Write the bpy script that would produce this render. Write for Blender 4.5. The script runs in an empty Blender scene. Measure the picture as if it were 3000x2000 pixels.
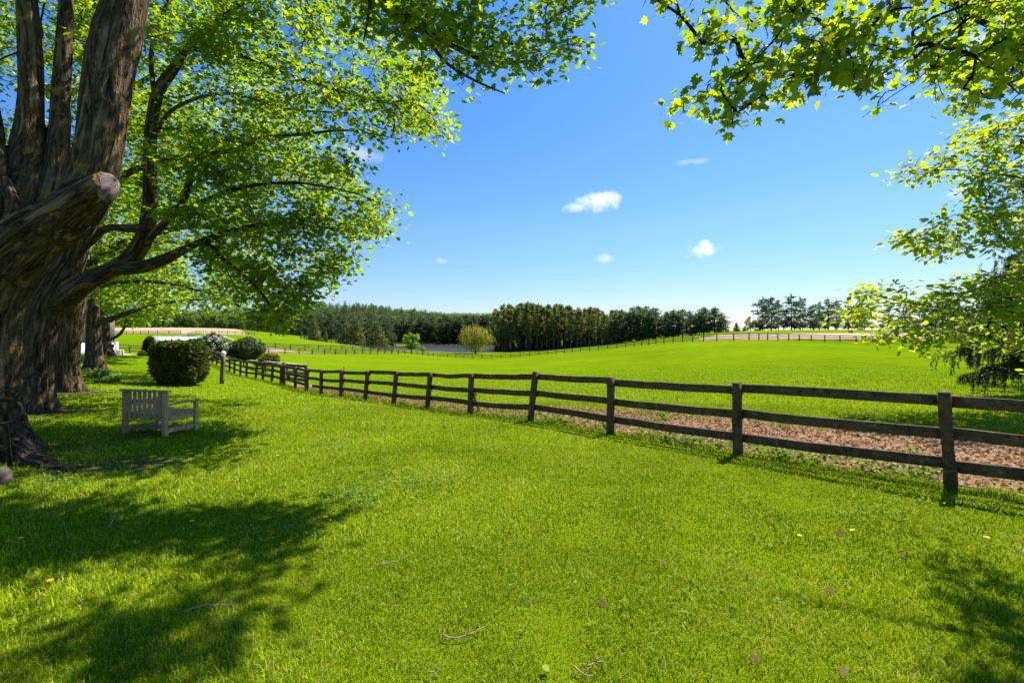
import bpy, bmesh, math, random
import numpy as np
from mathutils import Vector, Matrix, Quaternion
rng = np.random.default_rng(7)
random.seed(7)
SC = bpy.context.scene
COL = SC.collection
R = math.radians

# ---------------------------------------------------------------- camera
F, UC, VH, ZC = 1045.3, 1176.0, 768.0, 1.9      # photo measured on a 2352 px wide copy
cam_data = bpy.data.cameras.new('camera')
cam_data.sensor_width = 36.0
cam_data.lens = 16.0
cam_data.shift_y = -0.0068
cam_data.clip_start = 0.05
cam_data.clip_end = 8000
cam = bpy.data.objects.new('camera', cam_data)
COL.objects.link(cam)
cam.location = (0, 0, ZC)
cam.rotation_euler = (R(90), 0, 0)
SC.camera = cam

# ---------------------------------------------------------------- light
SUN_AZ, SUN_EL = R(42), R(56)                     # azimuth from +Y towards +X
SUN_DIR = Vector((math.sin(SUN_AZ) * math.cos(SUN_EL), math.cos(SUN_AZ) * math.cos(SUN_EL), math.sin(SUN_EL)))
sun_data = bpy.data.lights.new('sun', 'SUN')
sun_data.energy = 5.0
sun_data.angle = R(0.55)
sun_data.color = (1.0, 0.94, 0.82)
sun = bpy.data.objects.new('sun', sun_data)
COL.objects.link(sun)
sun.rotation_euler = SUN_DIR.to_track_quat('Z', 'Y').to_euler()
sun.location = (30, 30, 60)

SC.view_settings.view_transform = 'Standard'
SC.view_settings.look = 'None'
SC.view_settings.exposure = 1.22
SC.view_settings.gamma = 1.0
SC.view_settings.use_curve_mapping = False
SC.render.engine = 'CYCLES'
SC.cycles.max_bounces = 8
SC.cycles.diffuse_bounces = 4
SC.cycles.transmission_bounces = 6
SC.cycles.transparent_max_bounces = 8
SC.cycles.use_denoising = True
SC.cycles.sample_clamp_indirect = 6.0

world = bpy.data.worlds.new('World')
SC.world = world
world.use_nodes = True
SKY_STRENGTH = 0.088

def px_dir(u, v):
    return Vector(((u - UC) / F, 1.0, -(v - VH) / F)).normalized()

def build_world():
    nt = world.node_tree
    nt.nodes.clear()
    N, L = nt.nodes.new, nt.links.new
    out = N('ShaderNodeOutputWorld')
    bg = N('ShaderNodeBackground')
    bg.inputs['Strength'].default_value = SKY_STRENGTH
    L(bg.outputs[0], out.inputs[0])
    sky = N('ShaderNodeTexSky')
    sky.sky_type = 'NISHITA'
    sky.sun_disc = False
    sky.sun_elevation = SUN_EL
    sky.sun_rotation = SUN_AZ
    sky.altitude = 200
    sky.air_density = 1.0
    sky.dust_density = 0.35
    sky.ozone_density = 3.0
    hsv = N('ShaderNodeHueSaturation')
    hsv.inputs['Saturation'].default_value = 1.24
    hsv.inputs['Hue'].default_value = 0.5
    hsv.inputs['Value'].default_value = 1.08
    L(sky.outputs[0], hsv.inputs['Color'])
    # small fair-weather clouds: soft puffs round fixed sky directions, torn by noise
    tc = N('ShaderNodeTexCoord')
    noise = N('ShaderNodeTexNoise')
    noise.inputs['Scale'].default_value = 34.0
    noise.inputs['Detail'].default_value = 6.0
    noise.inputs['Roughness'].default_value = 0.55
    L(tc.outputs['Generated'], noise.inputs['Vector'])
    sep = N('ShaderNodeSeparateXYZ'); L(tc.outputs['Generated'], sep.inputs[0])
    hz = N('ShaderNodeValToRGB')                      # clearer, bluer air low in the sky
    hz.color_ramp.elements[0].position = 0.0; hz.color_ramp.elements[0].color = (.53, .52, .60, 1)
    hz.color_ramp.elements[1].position = .62; hz.color_ramp.elements[1].color = (.60, .82, 1.0, 1)
    e_ = hz.color_ramp.elements.new(.22); e_.color = (.70, .73, .86, 1)
    L(sep.outputs[2], hz.inputs[0])
    air = N('ShaderNodeMix'); air.data_type = 'RGBA'; air.blend_type = 'MULTIPLY'; air.inputs[0].default_value = 1.0
    L(hsv.outputs[0], air.inputs[6]); L(hz.outputs[0], air.inputs[7])
    clouds = [  # u, v, half width px, half height px, density
        (1372, 464, 52, 25, .95), (1395, 454, 27, 18, .9), (1325, 476, 44, 14, .5), (1622, 574, 46, 20, .95), (1618, 562, 20, 15, .8),
        (1392, 593, 26, 12, .35), (1570, 373, 30, 7, .2), (1605, 371, 22, 6, .2), (1015, 599, 18, 8, .2),
        (2205, 440, 44, 16, .4), (1745, 240, 60, 20, .4), (2290, 90, 110, 60, .6), (820, 350, 60, 24, .35),
        (1690, 735, 90, 20, .8), (1720, 712, 40, 10, .5), (760, 745, 120, 16, .5), (560, 400, 60, 26, .5), (1500, 762, 300, 10, .35)]
    total = None
    for (u, v, hw, hh, den) in clouds:
        d = px_dir(u, v)
        e = px_dir(u + hw, v) - d
        f = px_dir(u, v - hh) - d
        right = e.normalized(); up = f.normalized()
        sub = N('ShaderNodeVectorMath'); sub.operation = 'SUBTRACT'
        L(tc.outputs['Generated'], sub.inputs[0]); sub.inputs[1].default_value = d
        d1 = N('ShaderNodeVectorMath'); d1.operation = 'DOT_PRODUCT'
        L(sub.outputs[0], d1.inputs[0]); d1.inputs[1].default_value = right / e.length
        d2 = N('ShaderNodeVectorMath'); d2.operation = 'DOT_PRODUCT'
        L(sub.outputs[0], d2.inputs[0]); d2.inputs[1].default_value = up / f.length
        p1 = N('ShaderNodeMath'); p1.operation = 'MULTIPLY'; L(d1.outputs['Value'], p1.inputs[0]); L(d1.outputs['Value'], p1.inputs[1])
        p2 = N('ShaderNodeMath'); p2.operation = 'MULTIPLY_ADD'; L(d2.outputs['Value'], p2.inputs[0]); L(d2.outputs['Value'], p2.inputs[1]); L(p1.outputs[0], p2.inputs[2])
        q = N('ShaderNodeMath'); q.operation = 'SQRT'; L(p2.outputs[0], q.inputs[0])
        nn = N('ShaderNodeMath'); nn.operation = 'MULTIPLY_ADD'; L(noise.outputs['Fac'], nn.inputs[0]); nn.inputs[1].default_value = -2.2; L(q.outputs[0], nn.inputs[2])
        mr = N('ShaderNodeMapRange'); mr.interpolation_type = 'SMOOTHSTEP'
        mr.inputs['From Min'].default_value = 0.0; mr.inputs['From Max'].default_value = -1.15
        mr.inputs['To Min'].default_value = 0.0; mr.inputs['To Max'].default_value = den
        L(nn.outputs[0], mr.inputs['Value'])
        if total is None:
            total = mr.outputs[0]
        else:
            m = N('ShaderNodeMath'); m.operation = 'MAXIMUM'; L(total, m.inputs[0]); L(mr.outputs[0], m.inputs[1]); total = m.outputs[0]
    mix = N('ShaderNodeMix'); mix.data_type = 'RGBA'
    L(total, mix.inputs['Factor']); L(air.outputs[2], mix.inputs['A'])
    mix.inputs['B'].default_value = (6.6, 6.7, 7.0, 1)
    L(mix.outputs['Result'], bg.inputs['Color'])
build_world()

# ---------------------------------------------------------------- helpers
def tag(o, label=None, cat=None, group=None, kind=None):
    if label: o['label'] = label
    if cat: o['category'] = cat
    if group: o['group'] = group
    if kind: o['kind'] = kind
    return o

def empty(name, loc=(0, 0, 0), label=None, cat=None, group=None, rz=0.0):
    o = bpy.data.objects.new(name, None)
    o.empty_display_size = 0.2
    COL.objects.link(o)
    o.location = loc
    o.rotation_euler = (0, 0, rz)
    return tag(o, label, cat, group)

def link(name, me, parent=None):
    o = bpy.data.objects.new(name, me)
    COL.objects.link(o)
    if parent is not None:
        o.parent = parent
    return o

def copy_tree(o, parent=None):
    c = o.copy()
    COL.objects.link(c)
    c.parent = parent
    for ch in list(o.children):
        copy_tree(ch, c)
    return c

def mesh_np(name, verts, faces, mat=None, attrs=None, smooth=False):
    """verts (N,3); faces: list of int arrays (M,k) - any number of constant-size blocks"""
    if isinstance(faces, np.ndarray): faces = [faces]
    faces = [f for f in faces if len(f)]
    me = bpy.data.meshes.new(name)
    verts = np.ascontiguousarray(verts, dtype=np.float32)
    me.vertices.add(len(verts))
    me.vertices.foreach_set('co', verts.ravel())
    loops = np.concatenate([f.ravel() for f in faces]).astype(np.int32)
    sizes = np.concatenate([np.full(len(f), f.shape[1], dtype=np.int32) for f in faces])
    starts = np.zeros(len(sizes), dtype=np.int32)
    starts[1:] = np.cumsum(sizes)[:-1]
    me.loops.add(len(loops))
    me.loops.foreach_set('vertex_index', loops)
    me.polygons.add(len(sizes))
    me.polygons.foreach_set('loop_start', starts)
    if smooth:
        me.polygons.foreach_set('use_smooth', np.ones(len(sizes), dtype=bool))
    me.update(calc_edges=True)
    for k, a in (attrs or {}).items():
        a = np.asarray(a, dtype=np.float32)
        if a.ndim == 2:
            at = me.attributes.new(k, 'FLOAT_VECTOR', 'POINT'); at.data.foreach_set('vector', a.ravel())
        else:
            at = me.attributes.new(k, 'FLOAT', 'POINT'); at.data.foreach_set('value', a)
    if mat is not None: me.materials.append(mat)
    return me

class Soup:
    """collects vertex blocks, faces and per-vertex attributes into one mesh"""
    def __init__(s): s.v, s.f, s.a, s.n = [], {}, {}, 0
    def add(s, v, f, **attrs):
        v = np.asarray(v, dtype=np.float64).reshape(-1, 3)
        for blk in (f if isinstance(f, list) else [f]):
            if len(blk): s.f.setdefault(blk.shape[1], []).append(blk + s.n)
        for k, a in attrs.items():
            a = np.asarray(a, dtype=np.float64)
            if a.ndim == 0: a = np.full(len(v), float(a))
            s.a.setdefault(k, []).append(a)
        s.v.append(v); s.n += len(v)
    def build(s, name, mat, parent=None, smooth=False, mesh_only=False):
        v = np.concatenate(s.v)
        f = [np.concatenate(b) for b in s.f.values()]
        at = {k: np.concatenate(a) for k, a in s.a.items()}
        at = {k: a for k, a in at.items() if len(a) == len(v)}
        me = mesh_np(name, v, f, mat, at, smooth)
        return me if mesh_only else link(name, me, parent)

BOXF = np.array([[0, 1, 3, 2], [4, 6, 7, 5], [0, 4, 5, 1], [2, 3, 7, 6], [0, 2, 6, 4], [1, 5, 7, 3]])
def box_v(sx, sy, sz):
    return np.array([[x, y, z] for x in (-sx / 2, sx / 2) for y in (-sy / 2, sy / 2) for z in (-sz / 2, sz / 2)])

def bevel_box(name, size, mat, parent, loc=(0, 0, 0), rot=(0, 0, 0), bevel=0.006, seg=1):
    bm = bmesh.new()
    bmesh.ops.create_cube(bm, size=1.0)
    bmesh.ops.scale(bm, vec=size, verts=bm.verts)
    if bevel: bmesh.ops.bevel(bm, geom=bm.edges[:], offset=bevel, segments=seg, affect='EDGES')
    me = bpy.data.meshes.new(name); bm.to_mesh(me); bm.free()
    me.materials.append(mat)
    o = link(name, me, parent); o.location = loc; o.rotation_euler = rot
    return o

def vnoise(p, seed=0):
    """value noise on (N,3) points, in -1..1"""
    p = np.asarray(p, dtype=np.float64)
    i = np.floor(p).astype(np.int64); f = p - i
    f = f * f * (3 - 2 * f)
    def h(x, y, z):
        n = (x * 374761393 + y * 668265263 + z * 2147483647 + seed * 974711) & 0xffffffff
        n = ((n ^ (n >> 13)) * 1274126177) & 0xffffffff
        n = ((n ^ (n >> 16)) * 2246822519) & 0xffffffff
        return ((n ^ (n >> 15)) & 0xffff) / 32767.5 - 1.0
    x, y, z = i[:, 0], i[:, 1], i[:, 2]
    fx, fy, fz = f[:, 0], f[:, 1], f[:, 2]
    def lx(yy, zz): return h(x, yy, zz) * (1 - fx) + h(x + 1, yy, zz) * fx
    a = lx(y, z) * (1 - fy) + lx(y + 1, z) * fy
    b = lx(y, z + 1) * (1 - fy) + lx(y + 1, z + 1) * fy
    return a * (1 - fz) + b * fz

def catmull(pts, step):
    """pts (n,k) -> resampled rows along a Catmull-Rom curve, spacing about step in the first 3 columns"""
    P = np.asarray(pts, dtype=np.float64)
    if len(P) < 2: return P
    Q = np.vstack([2 * P[0] - P[1], P, 2 * P[-1] - P[-2]])
    out = []
    for i in range(len(P) - 1):
        n = max(1, int(np.linalg.norm(P[i + 1, :3] - P[i, :3]) / step + .5))
        t = np.arange(n)[:, None] / n
        a, b, c, d = Q[i], Q[i + 1], Q[i + 2], Q[i + 3]
        out.append(.5 * (2 * b + (c - a) * t + (2 * a - 5 * b + 4 * c - d) * t ** 2 + (3 * b - a - 3 * c + d) * t ** 3))
    out.append(P[-1:])
    return np.vstack(out)

def tube(soup, pts, rad, sides=8, cap=True, flare=None, **attrs):
    """a round tube through pts (n,3) with radii rad (n); adds a seamless 'bark' coordinate"""
    pts = np.asarray(pts, dtype=np.float64); rad = np.asarray(rad, dtype=np.float64)
    n = len(pts)
    tan = np.gradient(pts, axis=0); tan /= np.linalg.norm(tan, axis=1)[:, None] + 1e-9
    ref = np.array([0.0, 0, 1]) if abs(tan[0, 2]) < .9 else np.array([1.0, 0, 0])
    X = np.cross(ref, tan[0]); X /= np.linalg.norm(X)
    L = np.concatenate([[0], np.cumsum(np.linalg.norm(np.diff(pts, axis=0), axis=1))])
    ang = np.arange(sides) / sides * 2 * np.pi
    V = np.zeros((n, sides, 3)); B = np.zeros((n, sides, 3))
    for i in range(n):
        X = X - tan[i] * np.dot(X, tan[i]); X /= np.linalg.norm(X) + 1e-9
        Y = np.cross(tan[i], X)
        r = np.full(sides, rad[i])
        if flare is not None:
            r = r * (1 + flare[i] * (.5 + .5 * np.cos(ang * 5 + 1.3)) * 0.8 + flare[i] * .3 * np.cos(ang * 3 + .4))
        V[i] = pts[i] + np.outer(np.cos(ang) * r, X) + np.outer(np.sin(ang) * r, Y)
        B[i, :, 0] = np.cos(ang) * rad[i]; B[i, :, 1] = np.sin(ang) * rad[i]; B[i, :, 2] = L[i]
    idx = np.arange(n * sides).reshape(n, sides)
    nx = np.roll(idx, -1, axis=1)
    quads = np.stack([idx[:-1], nx[:-1], nx[1:], idx[1:]], axis=-1).reshape(-1, 4)
    fs = [quads]
    if cap: fs += [idx[0][::-1][None, :].copy(), idx[-1][None, :].copy()]
    soup.add(V.reshape(-1, 3), fs, bark=B.reshape(-1, 3), **attrs)

# ---------------------------------------------------------------- materials
def new_mat(name):
    m = bpy.data.materials.new(name); m.use_nodes = True
    nt = m.node_tree; nt.nodes.clear()
    out = nt.nodes.new('ShaderNodeOutputMaterial')
    return m, nt, out

def ramp(nt, fac, stops, interp='LINEAR'):
    r = nt.nodes.new('ShaderNodeValToRGB'); r.color_ramp.interpolation = interp
    cr = r.color_ramp
    while len(cr.elements) < len(stops): cr.elements.new(0.5)
    for e, (p, c) in zip(cr.elements, stops):
        e.position = p; e.color = (*c, 1) if len(c) == 3 else c
    nt.links.new(fac, r.inputs[0])
    return r.outputs[0]

def noise_node(nt, vec, scale, detail=4, rough=.55, dist=0.0):
    n = nt.nodes.new('ShaderNodeTexNoise')
    n.inputs['Scale'].default_value = scale; n.inputs['Detail'].default_value = detail
    n.inputs['Roughness'].default_value = rough; n.inputs['Distortion'].default_value = dist
    if vec is not None: nt.links.new(vec, n.inputs['Vector'])
    return n.outputs['Fac']

def mapping(nt, vec, scale=(1, 1, 1), rot=(0, 0, 0)):
    m = nt.nodes.new('ShaderNodeMapping')
    m.inputs['Scale'].default_value = scale; m.inputs['Rotation'].default_value = rot
    nt.links.new(vec, m.inputs['Vector'])
    return m.outputs[0]

def attr(nt, name, out='Fac'):
    a = nt.nodes.new('ShaderNodeAttribute'); a.attribute_name = name
    return a.outputs[out]

def math_node(nt, op, a, b=None, c=None, clamp=False):
    m = nt.nodes.new('ShaderNodeMath'); m.operation = op; m.use_clamp = clamp
    for k, x in enumerate((a, b, c)):
        if x is None: continue
        if isinstance(x, (int, float)): m.inputs[k].default_value = x
        else: nt.links.new(x, m.inputs[k])
    return m.outputs[0]

def mix_col(nt, fac, a, b, mode='MIX'):
    m = nt.nodes.new('ShaderNodeMix'); m.data_type = 'RGBA'; m.blend_type = mode
    for key, x in (('Factor', fac), ('A', a), ('B', b)):
        s = m.inputs[key] if key != 'Factor' else m.inputs[0]
        if key == 'A': s = m.inputs[6]
        if key == 'B': s = m.inputs[7]
        if isinstance(x, (int, float)): s.default_value = x
        elif isinstance(x, tuple): s.default_value = (*x, 1) if len(x) == 3 else x
        else: nt.links.new(x, s)
    return m.outputs[2]

def bump(nt, height, strength=.5, dist=.02):
    b = nt.nodes.new('ShaderNodeBump'); b.inputs['Strength'].default_value = strength; b.inputs['Distance'].default_value = dist
    nt.links.new(height, b.inputs['Height'])
    return b.outputs[0]

def principled(nt, out, color, rough=.8, normal=None, spec=.3, metallic=0.0):
    p = nt.nodes.new('ShaderNodeBsdfPrincipled')
    if isinstance(color, tuple): p.inputs['Base Color'].default_value = (*color, 1)
    else: nt.links.new(color, p.inputs['Base Color'])
    if isinstance(rough, (int, float)): p.inputs['Roughness'].default_value = rough
    else: nt.links.new(rough, p.inputs['Roughness'])
    p.inputs['Specular IOR Level'].default_value = spec
    p.inputs['Metallic'].default_value = metallic
    if normal is not None: nt.links.new(normal, p.inputs['Normal'])
    if out is not None: nt.links.new(p.outputs[0], out.inputs['Surface'])
    return p

def leaf_mat(name, dark, mid, light, trans_gain=1.0, trans=.45, rough=.45, spec=.35, trans_tint=(1.5, 1.35, .35), patch=1.3):
    """leaf: glossy-ish surface plus light coming through; 'tint' 0..1 per leaf picks its green"""
    m, nt, out = new_mat(name)
    t = attr(nt, 'tint')
    tc = nt.nodes.new('ShaderNodeTexCoord')
    n = noise_node(nt, tc.outputs['Object'], patch, 2)
    f = math_node(nt, 'MULTIPLY_ADD', n, .5, math_node(nt, 'MULTIPLY_ADD', t, .8, -.15), clamp=True)
    c = ramp(nt, f, [(0.0, dark), (.5, mid), (1.0, light)])
    p = principled(nt, None, c, rough, spec=spec)
    tr = nt.nodes.new('ShaderNodeBsdfTranslucent')
    tcol = mix_col(nt, 1.0, c, tuple(x * trans_gain for x in trans_tint), 'MULTIPLY')
    nt.links.new(tcol, tr.inputs['Color'])
    mx = nt.nodes.new('ShaderNodeMixShader'); mx.inputs[0].default_value = trans
    nt.links.new(p.outputs[0], mx.inputs[1]); nt.links.new(tr.outputs[0], mx.inputs[2])
    nt.links.new(mx.outputs[0], out.inputs['Surface'])
    return m

def bark_mat(name, dark=(.012, .008, .005), mid=(.100, .062, .032), light=(.29, .195, .115), lichen=.35, crack=7.0, stretch=.22, bump_d=.05):
    m, nt, out = new_mat(name)
    b = attr(nt, 'bark', 'Vector')
    v1 = mapping(nt, b, (1, 1, stretch))
    warp = noise_node(nt, v1, 2.6, 3)
    n1 = noise_node(nt, v1, crack, 5, .6, .9)
    v2 = mapping(nt, b, (1, 1, stretch * .5))
    fa = noise_node(nt, v2, crack * 1.6, 3, .55, .5)
    fb = noise_node(nt, v1, crack * 2.9, 3, .6, .4)
    r1 = math_node(nt, 'MULTIPLY', math_node(nt, 'ABSOLUTE', math_node(nt, 'SUBTRACT', fa, .5)), 6.0, clamp=True)
    r2 = math_node(nt, 'MULTIPLY', math_node(nt, 'ABSOLUTE', math_node(nt, 'SUBTRACT', fb, .5)), 5.0, clamp=True)
    ridge = math_node(nt, 'MULTIPLY_ADD', r2, .35, math_node(nt, 'MULTIPLY', r1, .65))
    fine = noise_node(nt, mapping(nt, b, (1, 1, .35)), crack * 6, 4, .65)
    h = math_node(nt, 'MULTIPLY_ADD', fine, .45, math_node(nt, 'MULTIPLY_ADD', n1, .6, ridge))
    f = math_node(nt, 'MULTIPLY_ADD', h, .95, -.52, clamp=True)  # furrow shade deepened in the colour: dark crevices, light ridges
    c = ramp(nt, f, [(0.0, dark), (.45, mid), (1.0, light)])
    ln = noise_node(nt, b, 3.1, 5, .6)
    lf = ramp(nt, math_node(nt, 'MULTIPLY', ln, math_node(nt, 'MULTIPLY_ADD', fine, .6, .7)), [(.58, (0, 0, 0)), (.72, (lichen,) * 3)])
    c = mix_col(nt, lf, c, (.30, .19, .035))
    mo = ramp(nt, warp, [(.50, (0, 0, 0)), (.78, (.5, .5, .5))])
    c = mix_col(nt, mo, c, (.10, .105, .05))
    principled(nt, out, c, .92, bump(nt, h, 1.0, bump_d), spec=.15)
    return m

def wood_mat(name, dark, light, along=(1, 1, 1), lichen=.25, scale=9.0, coord='Object'):
    m, nt, out = new_mat(name)
    tc = nt.nodes.new('ShaderNodeTexCoord')
    oi = nt.nodes.new('ShaderNodeObjectInfo')
    v = tc.outputs[coord]
    off = nt.nodes.new('ShaderNodeVectorMath'); off.operation = 'MULTIPLY_ADD'
    nt.links.new(oi.outputs['Random'], off.inputs[0]); off.inputs[1].default_value = (17, 31, 23); nt.links.new(v, off.inputs[2])
    v = off.outputs[0]
    g = noise_node(nt, mapping(nt, v, along), scale, 6, .65, .4)
    big = noise_node(nt, v, 2.3, 4, .6)
    f = math_node(nt, 'MULTIPLY_ADD', big, .55, math_node(nt, 'MULTIPLY_ADD', g, .9, -.25), clamp=True)
    c = ramp(nt, f, [(.12, dark), (.85, light)])
    spots = noise_node(nt, v, 14, 5, .7)
    lf = ramp(nt, spots, [(.56, (0, 0, 0)), (.68, (lichen,) * 3)])
    c = mix_col(nt, lf, c, (.17, .19, .11))
    crk = ramp(nt, noise_node(nt, mapping(nt, v, along), scale * 2.1, 3, .5), [(.30, (0, 0, 0)), (.40, (1, 1, 1))])
    c = mix_col(nt, 1.0, c, crk, 'MULTIPLY') if False else mix_col(nt, math_node(nt, 'MULTIPLY_ADD', crk, -.55, .55, clamp=True), c, (.012, .009, .007))
    principled(nt, out, c, .88, bump(nt, math_node(nt, 'ADD', g, math_node(nt, 'MULTIPLY', crk, .7)), .8, .008), spec=.2)
    return m

def plain_mat(name, color, rough=.7, var=.25, scale=6.0, bump_s=.2, metallic=0.0, spec=.3):
    m, nt, out = new_mat(name)
    tc = nt.nodes.new('ShaderNodeTexCoord')
    n = noise_node(nt, tc.outputs['Object'], scale, 5, .6)
    lo = tuple(c * (1 - var) for c in color); hi = tuple(min(1, c * (1 + var)) for c in color)
    c = ramp(nt, n, [(.3, lo), (.7, hi)])
    principled(nt, out, c, rough, bump(nt, n, bump_s, .01), spec=spec, metallic=metallic)
    return m
# ---------------------------------------------------------------- terrain shape
def P(u, v, d):
    """the place that the photo shows at pixel (u, v) when it lies d metres into the scene"""
    return np.array([(u - UC) / F * d, d, ZC - (v - VH) / F * d])

def fence_y(u): return 10.79 / ((u - UC) / F + .902)
FENCE_U = [2185, 1695, 1402, 1218, 1080, 981, 904, 838, 783, 738, 704, 678, 645, 624, 604, 587, 566, 552, 538, 527, 515, 498, 488]
FENCE_XY = [(12.6, -2.0), (10.85, -.06), (9.1, 1.9), (7.35, 3.85)] + [((u - UC) / F * fence_y(u), fence_y(u)) for u in FENCE_U]
FN = np.array([.74, .672])                       # points from the lawn into the paddock

ctrl = []
def cp(u, v, d): ctrl.append(P(u, v, d))
def cw(x, y, z): ctrl.append(np.array([x, y, z], dtype=float))
for a in [(0, 0, 0), (0, 3, 0), (-5, 3, 0), (5, 3, -.03), (-8, 7, 0), (-6.3, 9.6, -.15), (0, 7, -.08), (-20, 0, .1), (-30, 20, .2), (-60, 20, .3), (-90, 60, .4),
          (20, 0, 0), (60, 20, -.1), (120, 20, .3), (0, -30, .1), (-60, -60, .3), (60, -60, .2), (200, 0, 1), (-200, 0, 1), (0, -200, 1), (25, 12, -.25)]: cw(*a)
for u, v, d in [(2185, 1122, 5.78), (1695, 1045, 7.7), (1402, 997, 9.65), (1218, 965, 11.43), (1080, 950, 13.4), (905, 927, 16.8), (785, 910, 20.5), (708, 899.7, 24), (552, 861, 36),
                (100, 948, 11.9), (165, 900, 16.6), (215, 849, 28.4), (240, 817, 42.6), (415, 887, 22), (508, 880, 24.7), (300, 815, 50), (260, 817, 58), (120, 815, 60),
                (800, 830, 70), (1000, 840, 60), (1200, 850, 50), (1500, 828, 50), (1500, 870, 30), (1900, 830, 40), (1900, 880, 22), (2200, 800, 70), (2320, 785, 76),
                (1000, 870, 35), (700, 826, 62), (1300, 825, 90),
                (1679, 783, 72), (1538, 788, 86), (1442, 797, 100), (1327, 808.5, 112), (1249, 815, 120), (1095, 824, 125), (983, 817, 130), (850, 814, 100), (700, 813, 85),
                (1879, 784.5, 80), (2150, 785, 80), (1835, 767, 112), (1679, 768, 102), (2300, 770, 112),
                (300, 801, 76), (450, 800, 78), (600, 806, 85), (300, 767, 150), (550, 768, 150), (400, 755, 215), (250, 756, 215), (545, 757, 200), (700, 780, 145), (800, 794, 128), (866, 803, 120), (430, 785, 105), (600, 785, 118),
                (860, 800, 150), (720, 786, 190), (820, 789, 200), (1000, 787, 365), (800, 785, 340), (1090, 810, 190), (1200, 806, 205), (1300, 800, 195), (1420, 790, 185), (1550, 775, 165), (1660, 763, 155), (1835, 758, 165),
                (1700, 768, 300), (2300, 762, 250), (2000, 760, 220)]: cp(u, v, d)
for x, y, z in [(-190, 500, 23), (-84, 500, 13), (-300, 450, 16), (0, 500, 13), (-420, 500, 12), (-350, 250, 6), (120, 500, 8), (260, 400, 4), (-230, 620, 26), (0, 700, 15), (300, 700, 6)]: cw(x, y, z)
ctrl = np.array(ctrl)
TS = 60.0
def tps_kernel(r2): return .5 * r2 * np.log(r2 + 1e-12)
def tps_fit(pts, lam):
    xy = pts[:, :2] / TS; n = len(xy)
    K = tps_kernel(((xy[:, None] - xy[None]) ** 2).sum(-1)) + np.eye(n) * lam
    Pm = np.hstack([np.ones((n, 1)), xy])
    A = np.block([[K, Pm], [Pm.T, np.zeros((3, 3))]])
    return np.linalg.solve(A, np.concatenate([pts[:, 2], np.zeros(3)]))
TW = tps_fit(ctrl, .0008)
POND_C, POND_A, POND_Z = np.array([-40.0, 268.0]), np.array([52.0, 82.0]), -6.0
def terrain(x, y):
    x = np.atleast_1d(np.asarray(x, dtype=np.float64)); y = np.atleast_1d(np.asarray(y, dtype=np.float64))
    out = np.empty(len(x))
    for s in range(0, len(x), 40000):
        q = np.stack([x[s:s + 40000], y[s:s + 40000]], 1) / TS
        k = tps_kernel(((q[:, None] - ctrl[None, :, :2] / TS) ** 2).sum(-1))
        out[s:s + 40000] = k @ TW[:-3] + TW[-3] + q @ TW[-2:]
    r = np.hypot(x, y)
    t = np.clip((r - 550) / 500, 0, 1); t = t * t * (3 - 2 * t)
    out = out * (1 - t) + 8.0 * t
    back = np.clip((-y - 40) / 150, 0, 1); out = out * (1 - back) + .5 * back
    e = np.sqrt((((np.stack([x, y], 1) - POND_C) / POND_A) ** 2).sum(1))
    bank = np.maximum(out, POND_Z + .35)
    b = np.clip((e - 1.0) / .06, 0, 1)
    bed = POND_Z - .6
    near_pond = np.clip((1.5 - e) / .3, 0, 1)
    o2 = bed * (1 - b) + bank * b
    return out * (1 - near_pond) + o2 * near_pond
def tz(x, y): return float(terrain([x], [y])[0])
def ground_at(u, v, lo=1.0, hi=600.0):
    """where the photo's pixel (u, v) meets the ground"""
    d = np.exp(np.linspace(math.log(lo), math.log(hi), 900))
    x = (u - UC) / F * d; z = ZC - (v - VH) / F * d
    s = z - terrain(x, d)
    k = np.nonzero(s < 0)[0]
    k = k[0] if len(k) else len(d) - 1
    return np.array([x[k], d[k], terrain([x[k]], [d[k]])[0]])
def on_ground(u, d):
    x = (u - UC) / F * d
    return np.array([x, d, tz(x, d)])

# ---------------------------------------------------------------- ground
def ground_material():
    m, nt, out = new_mat('grass_ground')
    geo = nt.nodes.new('ShaderNodeNewGeometry')
    pos = geo.outputs['Position']
    near = attr(nt, 'near')
    fine = noise_node(nt, pos, 9.0, 6, .7)
    med = noise_node(nt, pos, .55, 5, .6)
    big = noise_node(nt, pos, .045, 4, .55)
    mow = noise_node(nt, mapping(nt, pos, (.07, .9, 1), (0, 0, R(24))), 1.0, 3, .6)
    f = math_node(nt, 'MULTIPLY_ADD', fine, .35, math_node(nt, 'MULTIPLY_ADD', med, .30, math_node(nt, 'MULTIPLY_ADD', mow, .28, math_node(nt, 'MULTIPLY_ADD', big, .42, -.18))), clamp=True)
    far_c = ramp(nt, f, [(.34, (.068, .125, .002)), (.5, (.105, .172, .003)), (.66, (.155, .210, .005))])
    tuft = noise_node(nt, pos, 38.0, 5, .75)
    near_c = ramp(nt, math_node(nt, 'MULTIPLY_ADD', tuft, .8, math_node(nt, 'MULTIPLY_ADD', med, .4, -.1)), [(.2, (.065, .070, .010)), (.5, (.125, .180, .004)), (.8, (.195, .260, .006))])
    c = mix_col(nt, near, far_c, near_c)
    dirt = attr(nt, 'dirt')
    dn = math_node(nt, 'MULTIPLY', dirt, math_node(nt, 'MULTIPLY_ADD', fine, 1.2, .3), clamp=True)
    c = mix_col(nt, dn, c, (.085, .060, .038))
    h = math_node(nt, 'MULTIPLY_ADD', tuft, .5, fine)
    principled(nt, out, c, .95, bump(nt, h, .9, .05), spec=.0)
    return m

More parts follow.
